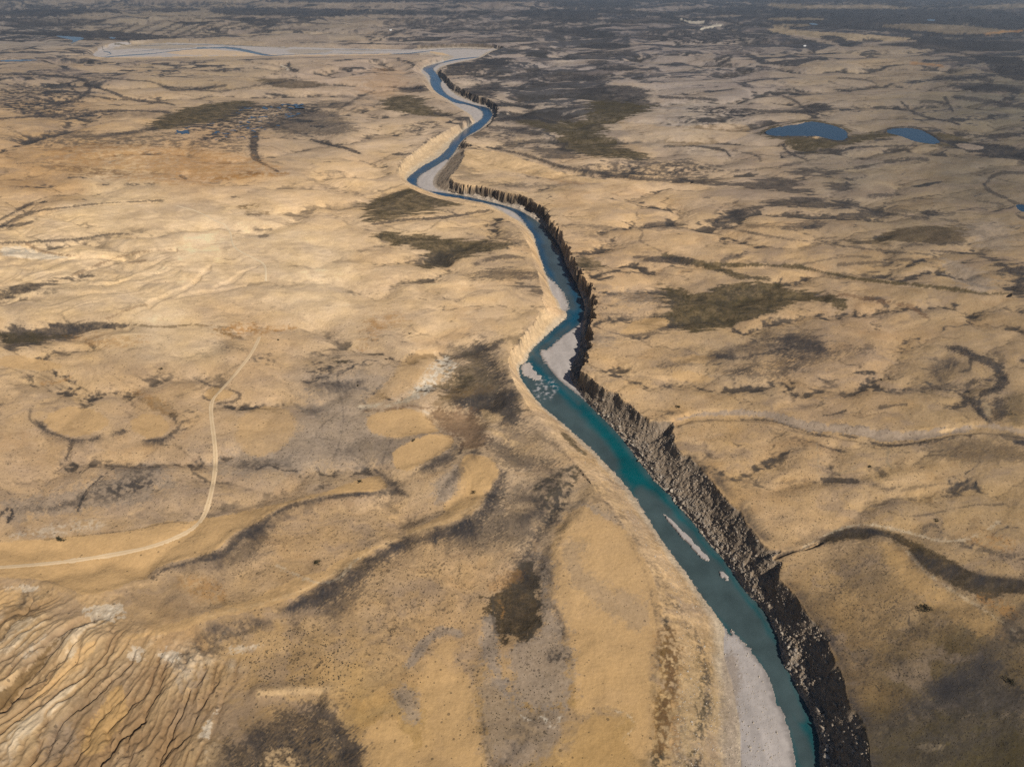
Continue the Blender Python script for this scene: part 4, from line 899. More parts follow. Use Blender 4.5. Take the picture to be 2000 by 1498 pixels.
P .7 14 12|821,1315 867,1245 891,1255 888,1287 909,1315 930,1367 940,1420 955,1560 725,1560 695,1441 737,1402 772,1402 800,1448 814,1472 832,1420 818,1367
G .7 18 22|1056,1070 1074,1091 1077,1140 1066,1182 1090,1182 1108,1252 1115,1294 1122,1350 1105,1378 1004,1385 1000,1332 985,1275 1045,1240 1056,1190 1050,1110 1030,1090||d
K .6 8 8|1075,1182 1090,1190 1100,1245|16||r
K .5 10 10|1060,1090 1072,1110 1074,1150|16||r
K .75 6 12|1095,1260 1112,1275 1115,1292 1080,1296 1060,1280||r
o .95 9 16|944,1164 965,1161 979,1147 1014,1105 1042,1098 1056,1126 1056,1196 1045,1238 1021,1252 1000,1241 996,1259 979,1262 961,1217||c
R .6 2 4|972,1170 985,1190 980,1205|7||r
K .75 22 16|1020,1120 1028,1090 1048,1055 1080,1010 1110,960|40 34 30 36 30|r
G .75 12 10|930,1240 960,1190 975,1265 985,1330 1000,1385 950,1300||d
G .5 24 26|1005,1385 1110,1380 1095,1450 1040,1500 960,1500 940,1420 930,1340 960,1290||d
K .4 10 16|1000,1385 1080,1385 1060,1440 1000,1490 960,1520||rd
W .6 3 8|1015,1395 1040,1410 1060,1395 1080,1430 1095,1400|6||r
G .7 6 5|800,1298 830,1250 868,1228 895,1236|20||d
K .55 3 4|798,1305 815,1270 850,1238 885,1225 925,1160|4||r
G .65 14 10|765,1345 800,1335 830,1400 800,1420 780,1380||d
K .5 10 10|755,1350 785,1345 800,1385 775,1375||r
K .5 4 5|940,1370 945,1430 955,1498|10||r
K .9 30 40|637,1350 644,1402 665,1420 686,1455 705,1560 430,1560 448,1465 490,1434 525,1413 560,1388 623,1385||sd
K .85 8 6|650,1413 671,1430 692,1437 725,1560 690,1560||s
A .6 10 12|500,1475 540,1455 575,1460 590,1520 500,1520||r
A .7 8 6|507,1353 560,1350 637,1347|14
K .55 10 14|385,1238 437,1210 490,1206 525,1213 507,1238 455,1259 420,1280 350,1308 330,1300||r
B .75 4 5|0,1375 42,1332 77,1297 94,1266 122,1245|30 24 16 8 4
K .6 4 5|-20,1210 20,1170 60,1150 40,1190 0,1250|8||r
W .6 5 16|161,1189 210,1175 252,1185 227,1210 192,1210||s
W .6 5 14|245,1270 280,1269 275,1297||s
W .6 5 14|301,1273 357,1273 336,1300||s
W .6 4 10|420,1385 402,1437|12||s
W .5 4 10|455,1269 504,1259|10||s
W .5 4 10|10,1155 70,1150|8||s
W .4 4 10|50,1280 90,1240|8||s
B .4 20 20|0,1180 60,1160 100,1180 20,1300 0,1290||s
B .35 24 20|120,1350 220,1310 260,1340 160,1440||s
P .7 6 6|-60,1160 30,1148 45,1160 10,1190 -60,1200
P .75 5 5|110,1315 160,1255 200,1250 150,1310 80,1365 50,1372
p .75 6 5|150,1470 180,1400 240,1320 250,1390 225,1430 190,1480
G .4 14 14|330,1300 400,1290 420,1330 340,1370||r
G .35 20 14|80,1420 140,1400 160,1460 80,1490||d
O .92 10 16|1292,1190 1322,1235 1332,1290 1325,1350 1312,1400 1300,1560 1262,1560 1278,1400 1290,1300||rv
K .8 10 16|1350,1205 1377,1273 1396,1315 1392,1385 1380,1437 1370,1560 1330,1560 1355,1437 1365,1385 1370,1320||rv
K .5 6 12|1165,950 1200,1000 1230,1060 1262,1120 1275,1180 1290,1250|8||rv
K .35 14 14|1290,1130 1330,1190 1350,1260 1310,1200||rv
O .85 4 4|1098,848 1117,864 1142,886|9||v
K .35 3 4|1050,850 1100,880 1150,940|3||v
M .35 16 10|240,1330 290,1300 340,1290 300,1340||s
A .5 14 12|980,600 1040,620 1020,660 990,700 1005,760 1030,800 1010,760 985,700||v
w .5 6 4|540,1105 640,1150 700,1090|3
R .35 10 6|960,1130 1000,1110 1030,1120 990,1150 950,1160
P .6 6 6|1240,625 1300,618 1310,632 1270,650 1200,655
P .5 8 8|1300,700 1390,690 1400,705 1330,712
P .6 8 6|1300,728 1350,722 1400,740 1340,750
G .4 16 12|1130,655 1200,650 1210,670 1150,680||d
K .3 10 10|1270,738 1310,735 1330,748 1290,752||r
A .6 5 4|885,300 920,292 980,296 1050,320 1120,345 1200,352 1160,360 1050,345 960,330 900,325
A .25 8 10|1200,235 1250,240 1300,250 1420,240 1480,248 1440,275 1380,285 1290,285 1230,270
G .5 16 10|1200,250 1280,265 1330,280 1250,292
R .25 20 16|720,130 800,140 790,200 700,190
K 0.85 3 8|10,160 60,168 120,178 170,182 160,200 120,210 60,215 0,214||r
K 0.85 2 3|0,145 120,148 165,155 180,175 150,195 110,205|3 4 5 5 5 4
K 0.85 2 3|165,165 220,180 250,195 310,200 340,205|3 6 5 5 3
K 0.8 2 3|130,160 150,185 190,190 230,195|4
K 0.75 2 3|180,150 230,155 300,160 320,170 370,175 430,180|2 3 3 5 3 2
K 0.75 2 3|320,170 340,178 400,172 440,168|5
K 0.95 2 4|550,120 568,116 560,130 578,140|3 4 5 2
W .5 1 1|548,128 560,132 562,137|2
K 0.85 1.5 2|560,135 530,145 515,150|1
o .75 4 6|500,155 560,155 640,165 600,172 540,170
K 0.65 3 5|430,180 480,170 520,165 560,158|4
K 0.9 2 3|755,112 790,118 815,130|4 6 4
O 0.95 4 5|745,200 770,190 800,188 830,193 815,203 840,212 870,225 850,228 800,220 760,215
K 0.85 3 5|785,172 830,170 842,176 790,182
K 0.75 3 5|850,222 890,230 900,236|5
K 0.75 4 6|800,240 840,236 860,245 830,255 800,262||r
K 0.6 2 3|660,215 700,190 730,178|3
K 0.5 4 8|560,190 640,185 720,195|6||r
K 0.75 3 6|776,335 784,313 808,297 827,281 844,268 868,257 892,244 910,236|4||rv
K .5 3 6|1010,665 1035,640 1055,616 1068,600|5||rv
K .5 8 14|1310,1300 1330,1380 1320,1480|30||rv
S .7 12 6|1425,1290 1428,1350 1425,1420 1430,1530|34||v
S .6 10 6|1100,815 1180,895 1240,965 1300,1055 1350,1125 1400,1195|14||v
K 0.75 3 5|320,72 380,70 440,66|3
K 0.75 2 3|180,62 215,52 240,46|3
K 0.75 2 3|215,68 250,55 268,45|3
K 0.75 2 3|245,68 285,54 310,45|3
K 0.8 2 3|285,70 315,58 350,44|3
K 0.8 2 3|305,72 340,60 372,46|3
K 0.8 2 3|340,72 372,58 400,46|3
K 0.75 2 3|370,70 400,55 430,42|3
K 0.75 2 3|415,60 440,50 470,45|3
K 0.95 2 4|411,60 420,55 425,62|5
K 0.75 2 3|440,58 480,50 500,42|3
K 0.75 2 3|470,56 500,50 530,44|3
K 0.75 2 3|120,55 160,48 200,40|3
T .6 3 6|230,88 300,86 380,87 420,90 330,96 260,95 215,99||v
A .6 3 6|330,98 400,95.5 470,101 520,108 400,109 330,107||v
T .5 3 5|560,96 640,97 660,100 600,106 560,103||v
T .55 3 5|640,98 720,99 780,98 700,101||v
T .5 2 4|200,94 330,82 420,85 560,93|3||v
A .5 2 4|190,114 330,112 480,109 640,108 760,106|3||v
A .7 3 3|835,100 860,102 885,110 850,107||v
K .4 50 20|940,700 960,770 1000,850 1060,920 1090,970 1060,1040 1030,1110 1010,1190|30 50 60 50 44 40 50 40|s
K .45 20 24|940,715 985,745 1010,800 990,830|40||r
K .5 12 20|1280,905 1340,960 1390,1010|10|s
K .55 6 22|1297,1180 1310,1230 1318,1290 1305,1360 1296,1430 1290,1530|26||rv
O .6 5 20|1345,1230 1368,1300 1376,1370 1362,1440 1345,1530|18||rv
K .5 5 16|1215,1000 1245,1060 1275,1110 1292,1160|9||rv
K .4 5 14|1290,1130 1320,1180 1345,1230|8||rv
R .3 10 20|1300,1250 1310,1350 1300,1450|60||rv
T .4 14 24|1395,1260 1408,1350 1410,1450|24||rv
K .8 2 3|1728,259 1737,250.5 1769,247.5 1798,250.5 1822,263 1842,276|3
K .8 2 3|1492,262 1520,268.5 1545,267 1576,268 1594,267 1632,276 1650,277 1660,269|2
K .4 26 14|1600,1380 1700,1310 1800,1230 1900,1190|26|s
K .45 26 14|1680,1440 1790,1370 1900,1290 2000,1240|30|s
K .5 26 14|1760,1480 1860,1420 2000,1350|34|s
K .35 20 14|1620,1290 1700,1230 1790,1180|18|s
K .35 20 14|1590,1190 1660,1140 1720,1120|16|s
K .5 18 12|2010,1400 1900,1450 1800,1500|30|s
"""
for ln in STROKES.strip().splitlines():
    f = ln.split('|'); a = f[0].split()
    S.append((a[0], float(a[1]), float(a[2]), float(a[3]), f[1], f[2] if len(f) > 2 and f[2] else None, f[-1] if len(f) > 3 else ''))

for k_ in S: stroke(k_)
# combs of dark fingers running down from a scarp or rim
def comb(op, geo, wid, side, hf=1.0, col=(54, 52, 54), v=False):
    P = np.array([float(t) for t in geo.replace(',', ' ').split()]).reshape(-1, 2); w = np.interp(np.linspace(0, 1, len(P)), np.linspace(0, 1, len(wid)), wid)
    P = smooth(np.c_[P, w], 3); m = max(wid) * 1.5 + 10
    a0, a1 = vrange(P[:, 1].min() - m, P[:, 1].max() + m + 30); b0, b1 = urange(P[:, 0].min() - m, P[:, 0].max() + m); q = (slice(a0, a1), slice(b0, b1)); px, py = UU[q] + 4 * AN1[q], VV[q] + 4 * AN1[q]
    best = np.full(px.shape, 1e9, np.float32); arc = np.zeros(px.shape, np.float32); sg = np.zeros(px.shape, np.float32); ww = np.zeros(px.shape, np.float32); L0 = 0.
    for i in range(len(P) - 1):
        x0, y0, w0 = P[i]; x1, y1, w1 = P[i + 1]; dx, dy = x1 - x0, y1 - y0; l2 = dx * dx + dy * dy + 1e-9; l = math.sqrt(l2)
        tt = ((px - x0) * dx + (py - y0) * dy) / l2; t = np.clip(tt, 0, 1); d = np.hypot(px - x0 - t * dx, py - y0 - t * dy); k = d < best
        best = np.where(k, d, best); arc = np.where(k, L0 + t * l, arc); sg = np.where(k, np.sign(dx * (py - y0) - dy * (px - x0)), sg); ww = np.where(k, w0 + (w1 - w0) * t, ww); L0 += l
    d = best * sg * side; arcw = arc + 5 * N1[q] + d * .25
    fn = .5 + .5 * fbm(arcw / (9 * hf), d / 90, 3, 321, gain=.7); fine = .5 + .5 * fbm(arcw / (2.6 * hf), d / 22, 2, 325)
    ln = ww * (.25 + 1.0 * fn); mk = sstep(1.3, .05, d / (ln + 1e-3)) * sstep(-3 - .22 * ww, 2 + .10 * ww, d + 4 * AN1[q] + 3 * AN2[q]) * op
    mk = mk * np.clip(.45 + 1.1 * fine - .4 * sstep(0, 1, d / (ln + 1e-3)) * (1 - fine), 0, 1)
    mk = mk * np.clip(.75 + 1.1 * fbm(arcw / 60, arcw * 0 + L0, 3, 329), .15, 1.1)
    if not v: mk = mk * (VAL[q] < .02)
    mk = np.clip(mk, 0, 1)[..., None]; COL[q] = COL[q] * (1 - mk) + lin(col).astype(np.float32) * mk; LEAF[q] = np.maximum(LEAF[q], mk[..., 0])
for c_ in COMBS: comb(*c_)
print("strokes", len(S), time.time() - T0)
# ------------------------------------------------------------------ meshes from the grid
for k_ in (COL,): np.clip(k_, .004, .8, out=k_)
ALB = COL / E_FLAT
print("albedo", ALB.mean((0, 1)), time.time() - T0)
ALB = np.clip(ALB, .006, .78)
def tag(o, label=None, cat=None, group=None, kind=None):
    if label: o["label"] = label
    if cat: o["category"] = cat
    if group: o["group"] = group
    if kind: o["kind"] = kind
    return o
def grid_mesh(name, fmask, z, mat, attrs):
    fi, fj = np.where(fmask); v00 = fi * NU + fj
    quads = np.stack([v00, v00 + NU, v00 + NU + 1, v00 + 1], 1).astype(np.int64)
    used = np.zeros(NU * NV, bool); used[quads.ravel()] = True
    remap = np.cumsum(used) - 1; quads = remap[quads].astype(np.int32)
    xs = X.ravel()[used]; ys = Y.ravel()[used]; zs = (z.ravel()[used] if isinstance(z, np.ndarray) else np.full(xs.shape, z))
    me = bpy.data.meshes.new(name); n = len(xs); m = len(quads)
    me.vertices.add(n); me.vertices.foreach_set("co", np.stack([xs, ys, zs], 1).astype(np.float32).ravel())
    me.loops.add(m * 4); me.loops.foreach_set("vertex_index", quads.ravel())
    me.polygons.add(m); me.polygons.foreach_set("loop_start", np.arange(0, m * 4, 4, dtype=np.int32))
    try: me.polygons.foreach_set("loop_total", np.full(m, 4, np.int32))
    except Exception: pass
    me.polygons.foreach_set("use_smooth", np.ones(m, bool)); me.update(calc_edges=True)
    for an, arr in attrs.items():
        if arr.ndim == 3:
            at = me.attributes.new(an, 'FLOAT_COLOR', 'POINT'); c4 = np.ones((n, 4), np.float32); c4[:, :3] = arr.reshape(-1, 3)[used]; at.data.foreach_set("color", c4.ravel())
        else:
            at = me.attributes.new(an, 'FLOAT', 'POINT'); at.data.foreach_set("value", arr.ravel()[used].astype(np.float32))
    me.materials.append(mat); o = bpy.data.objects.new(name, me); C.objects.link(o); return o

def nodes(name):
    m = bpy.data.materials.new(name); m.use_nodes = True; nt = m.node_tree; b = nt.nodes["Principled BSDF"]; return m, nt, b
def N(nt, t, **kw):
    n = nt.nodes.new(t)
    for k, v_ in kw.items():
        if k.startswith("i_"):
            key = k[2:]; key = int(key) if key.isdigit() else key.replace("_", " "); n.inputs[key].default_value = v_
        else: setattr(n, k, v_)
    return n
def mth(nt, op, a, b=None, clamp=False):
    n = nt.nodes.new("ShaderNodeMath"); n.operation = op; n.use_clamp = clamp
    for i, t in enumerate((a, b)):
        if t is None: continue
        if isinstance(t, (int, float)): n.inputs[i].default_value = t
        else: nt.links.new(t, n.inputs[i])
    return n.outputs[0]
def ground_mat(name, stip=True, rough_amt=.15, bump=.45, gravel=False):
    m, nt, b = nodes(name); L_ = nt.links.new
    b.inputs["Roughness"].default_value = .95; b.inputs["Specular IOR Level"].default_value = .12
    tc = N(nt, "ShaderNodeTexCoord"); co = tc.outputs["Object"]
    col = N(nt, "ShaderNodeAttribute", attribute_name="Col").outputs["Color"]
    n1 = N(nt, "ShaderNodeTexNoise", i_Scale=.55, i_Detail=6.0, i_Roughness=.65); L_(co, n1.inputs["Vector"])
    n2 = N(nt, "ShaderNodeTexNoise", i_Scale=.09, i_Detail=4.0, i_Roughness=.6); L_(co, n2.inputs["Vector"])
    f = mth(nt, 'ADD', mth(nt, 'MULTIPLY', mth(nt, 'SUBTRACT', n1.outputs[0], .5), rough_amt * 3), mth(nt, 'MULTIPLY', mth(nt, 'SUBTRACT', n2.outputs[0], .5), .22))
    f = mth(nt, 'ADD', f, 1.0)
    vm = N(nt, "ShaderNodeVectorMath", operation='SCALE'); L_(col, vm.inputs[0]); L_(f, vm.inputs["Scale"])
    out = vm.outputs[0]; hgt = n1.outputs[0]
    if stip:
        a = N(nt, "ShaderNodeAttribute", attribute_name="Stip").outputs["Fac"]
        for sc, thr0, seed in ((.40, .21, 0), (.9, .20, 7)):
            vo = N(nt, "ShaderNodeTexVoronoi", i_Scale=sc, i_Randomness=1.0); 
            mp = N(nt, "ShaderNodeMapping"); mp.inputs["Location"].default_value = (seed, seed * 2.3, 0); mp.inputs["Scale"].default_value = (1, 1, .05)
            L_(co, mp.inputs[0]); L_(mp.outputs[0], vo.inputs["Vector"])
            sepc = N(nt, "ShaderNodeSeparateColor"); L_(vo.outputs["Color"], sepc.inputs[0])
            keep = mth(nt, 'LESS_THAN', sepc.outputs[0], mth(nt, 'MULTIPLY', a, 1.1 if sc < .5 else .8))
            rad = mth(nt, 'ADD', mth(nt, 'MULTIPLY', sepc.outputs[1], .18), .12)
            dot = mth(nt, 'MULTIPLY', mth(nt, 'MULTIPLY', mth(nt, 'SUBTRACT', rad, vo.outputs["Distance"]), 14.0, True), keep)
            dot = mth(nt, 'MULTIPLY', dot, .55)
            mx = N(nt, "ShaderNodeMix", data_type='RGBA'); mx.inputs[7].default_value = (.045, .036, .028, 1)
            L_(dot, mx.inputs[0]); L_(out, mx.inputs[6]); out = mx.outputs[2]
            hgt = mth(nt, 'ADD', hgt, mth(nt, 'MULTIPLY', dot, .6))
        ck = N(nt, "ShaderNodeAttribute", attribute_name="Crk").outputs["Fac"]
        nz = N(nt, "ShaderNodeTexNoise", i_Scale=.05, i_Detail=3.0); L_(co, nz.inputs["Vector"])
        va = N(nt, "ShaderNodeVectorMath", operation='MULTIPLY_ADD'); L_(nz.outputs["Color"], va.inputs[0]); va.inputs[1].default_value = (14, 14, 0); L_(co, va.inputs[2])
        ve = N(nt, "ShaderNodeTexVoronoi", feature='DISTANCE_TO_EDGE', i_Scale=.045); L_(va.outputs[0], ve.inputs["Vector"])
        cr = mth(nt, 'MULTIPLY', mth(nt, 'MULTIPLY', mth(nt, 'SUBTRACT', .05, ve.outputs[0]), 30.0, True), ck)
        mx = N(nt, "ShaderNodeMix", data_type='RGBA'); mx.inputs[7].default_value = (.06, .05, .038, 1)
        L_(mth(nt, 'MULTIPLY', cr, .6), mx.inputs[0]); L_(out, mx.inputs[6]); out = mx.outputs[2]
    L_(out, b.inputs["Base Color"])
    bp = N(nt, "ShaderNodeBump", i_Strength=bump, i_Distance=.6); L_(hgt, bp.inputs["Height"]); L_(bp.outputs[0], b.inputs["Normal"])
    return m
M_ground = ground_mat("dry_ground"); M_bank = ground_mat("bank_rubble", False, .34, .9); M_gravel = ground_mat("river_gravel", False, .06, .3)
M_grass = ground_mat("marsh_grass", True, .22, .5)
LEAFm = LEAF > .62
# drop specks of cover: majority filter
f_ = LEAFm.astype(np.float32)
for ax in (0, 1):
    f_ = (f_ + np.roll(f_, 1, ax) + np.roll(f_, -1, ax) + np.roll(f_, 2, ax) + np.roll(f_, -2, ax)) / 5
LEAFm = f_ > .5
cls = np.zeros(X.shape, np.int8); cls[LEAFm & (VAL < .02)] = 4; cls[VAL > .03] = 1; cls[FLO] = 2; cls[WAT] = 3
fc = np.maximum.reduce([cls[:-1, :-1], cls[1:, :-1], cls[:-1, 1:], cls[1:, 1:]])
mn = np.minimum.reduce([cls[:-1, :-1], cls[1:, :-1], cls[:-1, 1:], cls[1:, 1:]])
fc = np.where(fc == 4, cls[:-1, :-1], fc)
fc = np.where((fc == 3) & (mn < 3), np.where(cls[:-1, :-1] == 3, cls[1:, 1:], cls[:-1, :-1]), fc)
AT = {"Col": ALB, "Stip": STIP, "Crk": CRK}
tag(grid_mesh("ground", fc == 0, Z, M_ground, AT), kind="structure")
tag(grid_mesh("river_bank", fc == 1, Z, M_bank, {"Col": ALB}), kind="structure")
tag(grid_mesh("gravel_bar", fc == 2, Z, M_gravel, {"Col": ALB}), kind="structure")
tag(grid_mesh("riverbed", fc == 3, Z, M_gravel, {"Col": ALB}), kind="structure")
tag(grid_mesh("grass", fc == 4, Z, M_grass, AT), "dark sedge and marsh grass with some painted bank shade in streaks and hollows across the dry plain", "grass", kind="stuff")
print("meshes", time.time() - T0)

# ------------------------------------------------------------------ water
def water_mat(name, deep, rough=.12):
    m, nt, b = nodes(name); L_ = nt.links.new
    b.inputs["Roughness"].default_value = rough; b.inputs["IOR"].default_value = 1.33
    nr_ = N(nt, "ShaderNodeTexNoise", i_Scale=.06, i_Detail=4.0); L_(N(nt, "ShaderNodeTexCoord").outputs["Object"], nr_.inputs["Vector"]); L_(mth(nt, 'ADD', mth(nt, 'MULTIPLY', nr_.outputs[0], .28), rough - .08), b.inputs["Roughness"])
    if deep is None: L_(N(nt, "ShaderNodeAttribute", attribute_name="Col").outputs["Color"], b.inputs["Base Color"])
    else: b.inputs["Base Color"].default_value = (*deep, 1)
    n = N(nt, "ShaderNodeTexNoise", i_Scale=.7, i_Detail=3.0); L_(N(nt, "ShaderNodeTexCoord").outputs["Object"], n.inputs["Vector"])
    bp = N(nt, "ShaderNodeBump", i_Strength=.5, i_Distance=.12); L_(n.outputs[0], bp.inputs["Height"]); L_(bp.outputs[0], b.inputs["Normal"])
    return m
UP, VP, _ = project(X, Y, -D)
sh = np.zeros(X.shape, np.float32)
for geo, w in (("1250,965 1290,1015 1350,1095 1420,1175 1500,1270 1560,1400", "30 66 80 70 50 30"), ("1030,730 1065,775 1120,830 1170,880 1200,915", "30 46 50 46 20"), ("1040,425 1065,450 1080,500 1100,560 1118,600", "24 30 30 22 16"),
               ("1040,690 1060,710 1100,755 1130,785", "10 16 12 8"), ("1060,680 1110,640", "14 10"), ("875,300 855,320 815,345", "8 8 6"), ("1495,1300 1530,1370 1560,1440 1580,1498", "18 26 30 34"), ("1420,1100 1470,1160 1510,1230", "10 14 10")):
    P = np.array([[float(t) for t in p.split(",")] for p in geo.split()]); wv = np.interp(np.linspace(0, 1, len(P)), np.linspace(0, 1, len(w.split())), [float(t) for t in w.split()])
    P = smooth(np.c_[P, wv], 3); a0, a1 = vrange(P[:, 1].min() - 90, P[:, 1].max() + 60); b0, b1 = urange(P[:, 0].min() - 60, P[:, 0].max() + 60)
    q = (slice(a0, a1), slice(b0, b1)); dd = segdist(UP[q], VP[q], P[:, :2], False, P[:, 2]) + 5 * N1[q]
    sh[q] = np.maximum(sh[q], sstep(9, -9, dd) * .85)
sh = np.maximum(sh, sstep(6.0, 0, SDW) * (.55 + .4 * N1))
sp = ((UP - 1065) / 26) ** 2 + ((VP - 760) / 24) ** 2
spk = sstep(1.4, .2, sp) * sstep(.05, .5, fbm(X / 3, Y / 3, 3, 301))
deep = np.array([.002, .078, .092], np.float32); shal = np.array([.062, .082, .086], np.float32); far_sky_tint = np.array([.007, .052, .120], np.float32)
ft = sstep(900, 430, VP)[..., None]  # bluer upstream: sky reflection painted into the water colour
WC = (deep * (1 - ft) + far_sky_tint * ft) * (1 - sh[..., None]) + shal * sh[..., None]
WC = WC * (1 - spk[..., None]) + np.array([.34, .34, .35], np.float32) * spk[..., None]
WC *= (1 + .25 * N1 + .15 * fbm(X / 12, Y / 40, 3, 303))[..., None]
wd = WAT.copy()
for _ in range(3): wd = wd | np.roll(wd, 1, 0) | np.roll(wd, -1, 0) | np.roll(wd, 1, 1) | np.roll(wd, -1, 1)
M_river = water_mat("river_water", None, .14)
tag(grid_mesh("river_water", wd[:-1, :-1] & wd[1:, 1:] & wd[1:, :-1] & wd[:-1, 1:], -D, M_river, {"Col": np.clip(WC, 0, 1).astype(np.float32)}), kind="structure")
M_lake = water_mat("lake_water", (.005, .030, .062), .1)
for k in list(range(1, 1 + len(LAKES + POOL))) + [20]:
    wd = LK == k
    if not wd.any(): continue
    wd = wd | np.roll(wd, 1, 0) | np.roll(wd, -1, 0) | np.roll(wd, 1, 1) | np.roll(wd, -1, 1)
    tag(grid_mesh("lake" if k <= 2 else "pond", wd[:-1, :-1] & wd[1:, 1:] & wd[1:, :-1] & wd[:-1, 1:], -.5 if k <= 2 else -.35, M_lake, {}), kind="structure")
print("water", time.time() - T0)

# ------------------------------------------------------------------ the track, laid over the ground
usa, vsa = np.array(us), np.array(vs)
def zat(x_, y_):
    u_, v_, _ = project(x_, y_, 0.0)
    fu = np.interp(u_, usa, np.arange(NU)); fv = np.interp(-v_, -vsa, np.arange(NV))
    iu = np.clip(np.floor(fu).astype(int), 0, NU - 2); iv = np.clip(np.floor(fv).astype(int), 0, NV - 2); a = fu - iu; b_ = fv - iv
    return (Z[iv, iu] * (1 - a) + Z[iv, iu + 1] * a) * (1 - b_) + (Z[iv + 1, iu] * (1 - a) + Z[iv + 1, iu + 1] * a) * b_
def hit(u_, v_):
    z_ = np.zeros(np.shape(u_)) if np.ndim(u_) else 0.0
    for _ in range(6):
        x_, y_ = ground(u_, v_, z_); z_ = zat(x_, y_)
    return x_, y_, z_
def dense(P, step):
    P = np.array(P, float); d_ = np.r_[0, np.cumsum(np.hypot(*np.diff(P[:, :2], axis=0).T))]; t = np.arange(0, d_[-1], step)
    return np.stack([np.interp(t, d_, P[:, i]) for i in range(P.shape[1])], 1)
m, nt, b = nodes("track_dust"); b.inputs["Roughness"].default_value = .95; b.inputs["Specular IOR Level"].default_value = .1
tc = N(nt, "ShaderNodeTexCoord"); nz = N(nt, "ShaderNodeTexNoise", i_Scale=.5, i_Detail=5.0); nt.links.new(tc.outputs["Object"], nz.inputs["Vector"])
sx = N(nt, "ShaderNodeSeparateXYZ"); nt.links.new(tc.outputs["UV"], sx.inputs[0])
rut = mth(nt, 'ABSOLUTE', mth(nt, 'SUBTRACT', mth(nt, 'ABSOLUTE', mth(nt, 'SUBTRACT', sx.outputs[0], .5)), .24))
rut = mth(nt, 'SUBTRACT', 1.0, mth(nt, 'MULTIPLY', rut, 5.0, True), True)
fac = mth(nt, 'ADD', mth(nt, 'MULTIPLY', rut, .55), mth(nt, 'MULTIPLY', nz.outputs[0], .5), True)
mx = N(nt, "ShaderNodeMix", data_type='RGBA'); mx.inputs[6].default_value = (.52, .37, .21, 1); mx.inputs[7].default_value = (.68, .52, .34, 1)
nt.links.new(fac, mx.inputs[0]); nt.links.new(mx.outputs[2], b.inputs["Base Color"]); M_track = m
def track(name, px, width, mat, lift=.07):
    P = smooth(px, 4); gx, gy, _ = hit(P[:, 0], P[:, 1]); Q = dense(np.stack([gx, gy], 1), 1.2)
    T = np.gradient(Q, axis=0); T /= np.linalg.norm(T, axis=1)[:, None]; Nn = np.stack([-T[:, 1], T[:, 0]], 1)
    K = 7; vsx = []; uvx = []
    wv = width * (1 + .14 * gnoise(np.arange(len(Q)) / 9.0, np.zeros(len(Q)), 5))
    for k in range(K):
        o = (k / (K - 1) - .5) * wv; xx = Q[:, 0] + Nn[:, 0] * o; yy = Q[:, 1] + Nn[:, 1] * o
        zz_ = zat(xx, yy) + lift - (.12 if k in (0, K - 1) else 0) - (.04 if k in (1, 5) else 0); vsx.append(np.stack([xx, yy, zz_], 1))
    V = np.stack(vsx, 1).reshape(-1, 3); fs = []
    for i in range(len(Q) - 1):
        for k in range(K - 1): a = i * K + k; fs.append((a, a + 1, a + K + 1, a + K))
    me = bpy.data.meshes.new(name); me.from_pydata(V.tolist(), [], fs); uvl = me.uv_layers.new(name="UVMap")
    li = np.zeros(len(me.loops), np.int32); me.loops.foreach_get("vertex_index", li)
    uvl.data.foreach_set("uv", np.stack([(li % K) / (K - 1), (li // K) * .1], 1).astype(np.float32).ravel())
    me.polygons.foreach_set("use_smooth", np.ones(len(me.polygons), bool)); me.materials.append(mat)
    o = bpy.data.objects.new(name, me); C.objects.link(o); return tag(o, kind="structure")
track("dirt_track", [(-160,1116),(-60,1111),(0,1108),(80,1102),(150,1094),(230,1082),(300,1067),(350,1048),(380,1030),(398,1010),(408,980),(415,950),(420,920),(421,885),(417,850),(413,820),(411,795),(416,778),(430,763),(450,742),(470,718),(488,695),(500,674),(507,657)], 3.3, M_track)
M_faint = M_track.copy(); M_faint.name = "faint_track_dust"
mxn = [n for n in M_faint.node_tree.nodes if n.type == 'MIX'][0]; mxn.inputs[6].default_value = (.60, .47, .31, 1); mxn.inputs[7].default_value = (.72, .57, .38, 1)
track("dirt_track", [(345,402),(385,412),(420,431),(450,448),(452,476),(465,490),(504,508),(519,518),(519,550)], 2.2, M_faint, .09)

# ------------------------------------------------------------------ rocks, tussocks, shrubs, huts
rng = random.Random(7); nr = np.random.RandomState(7)
def simple_mat(name, c1, c2, sc=1.5, bump=.4):
    m, nt, b = nodes(name); b.inputs["Roughness"].default_value = .92; b.inputs["Specular IOR Level"].default_value = .15
    tc = N(nt, "ShaderNodeTexCoord"); gm = N(nt, "ShaderNodeNewGeometry"); nz = N(nt, "ShaderNodeTexNoise", i_Scale=sc, i_Detail=5.0, i_Roughness=.65); nt.links.new(gm.outputs["Position"], nz.inputs["Vector"])
    cr = N(nt, "ShaderNodeValToRGB"); cr.color_ramp.elements[0].position = .35; cr.color_ramp.elements[1].position = .68
    cr.color_ramp.elements[0].color = (*c1, 1); cr.color_ramp.elements[1].color = (*c2, 1)
    nt.links.new(nz.outputs[0], cr.inputs[0]); nt.links.new(cr.outputs[0], b.inputs["Base Color"])
    bp = N(nt, "ShaderNodeBump", i_Strength=bump, i_Distance=.2); nt.links.new(nz.outputs[0], bp.inputs["Height"]); nt.links.new(bp.outputs[0], b.inputs["Normal"]); return m
M_rock = simple_mat("rock", (.17, .135, .10), (.42, .35, .28)); M_tus = simple_mat("tussock_grass", (.035, .028, .020), (.10, .08, .052), 3)
M_leaf = simple_mat("shrub_leaf", (.018, .018, .012), (.075, .065, .035), 4); M_stem = simple_mat("shrub_stem", (.05, .035, .02), (.10, .08, .05), 4)
import bmesh
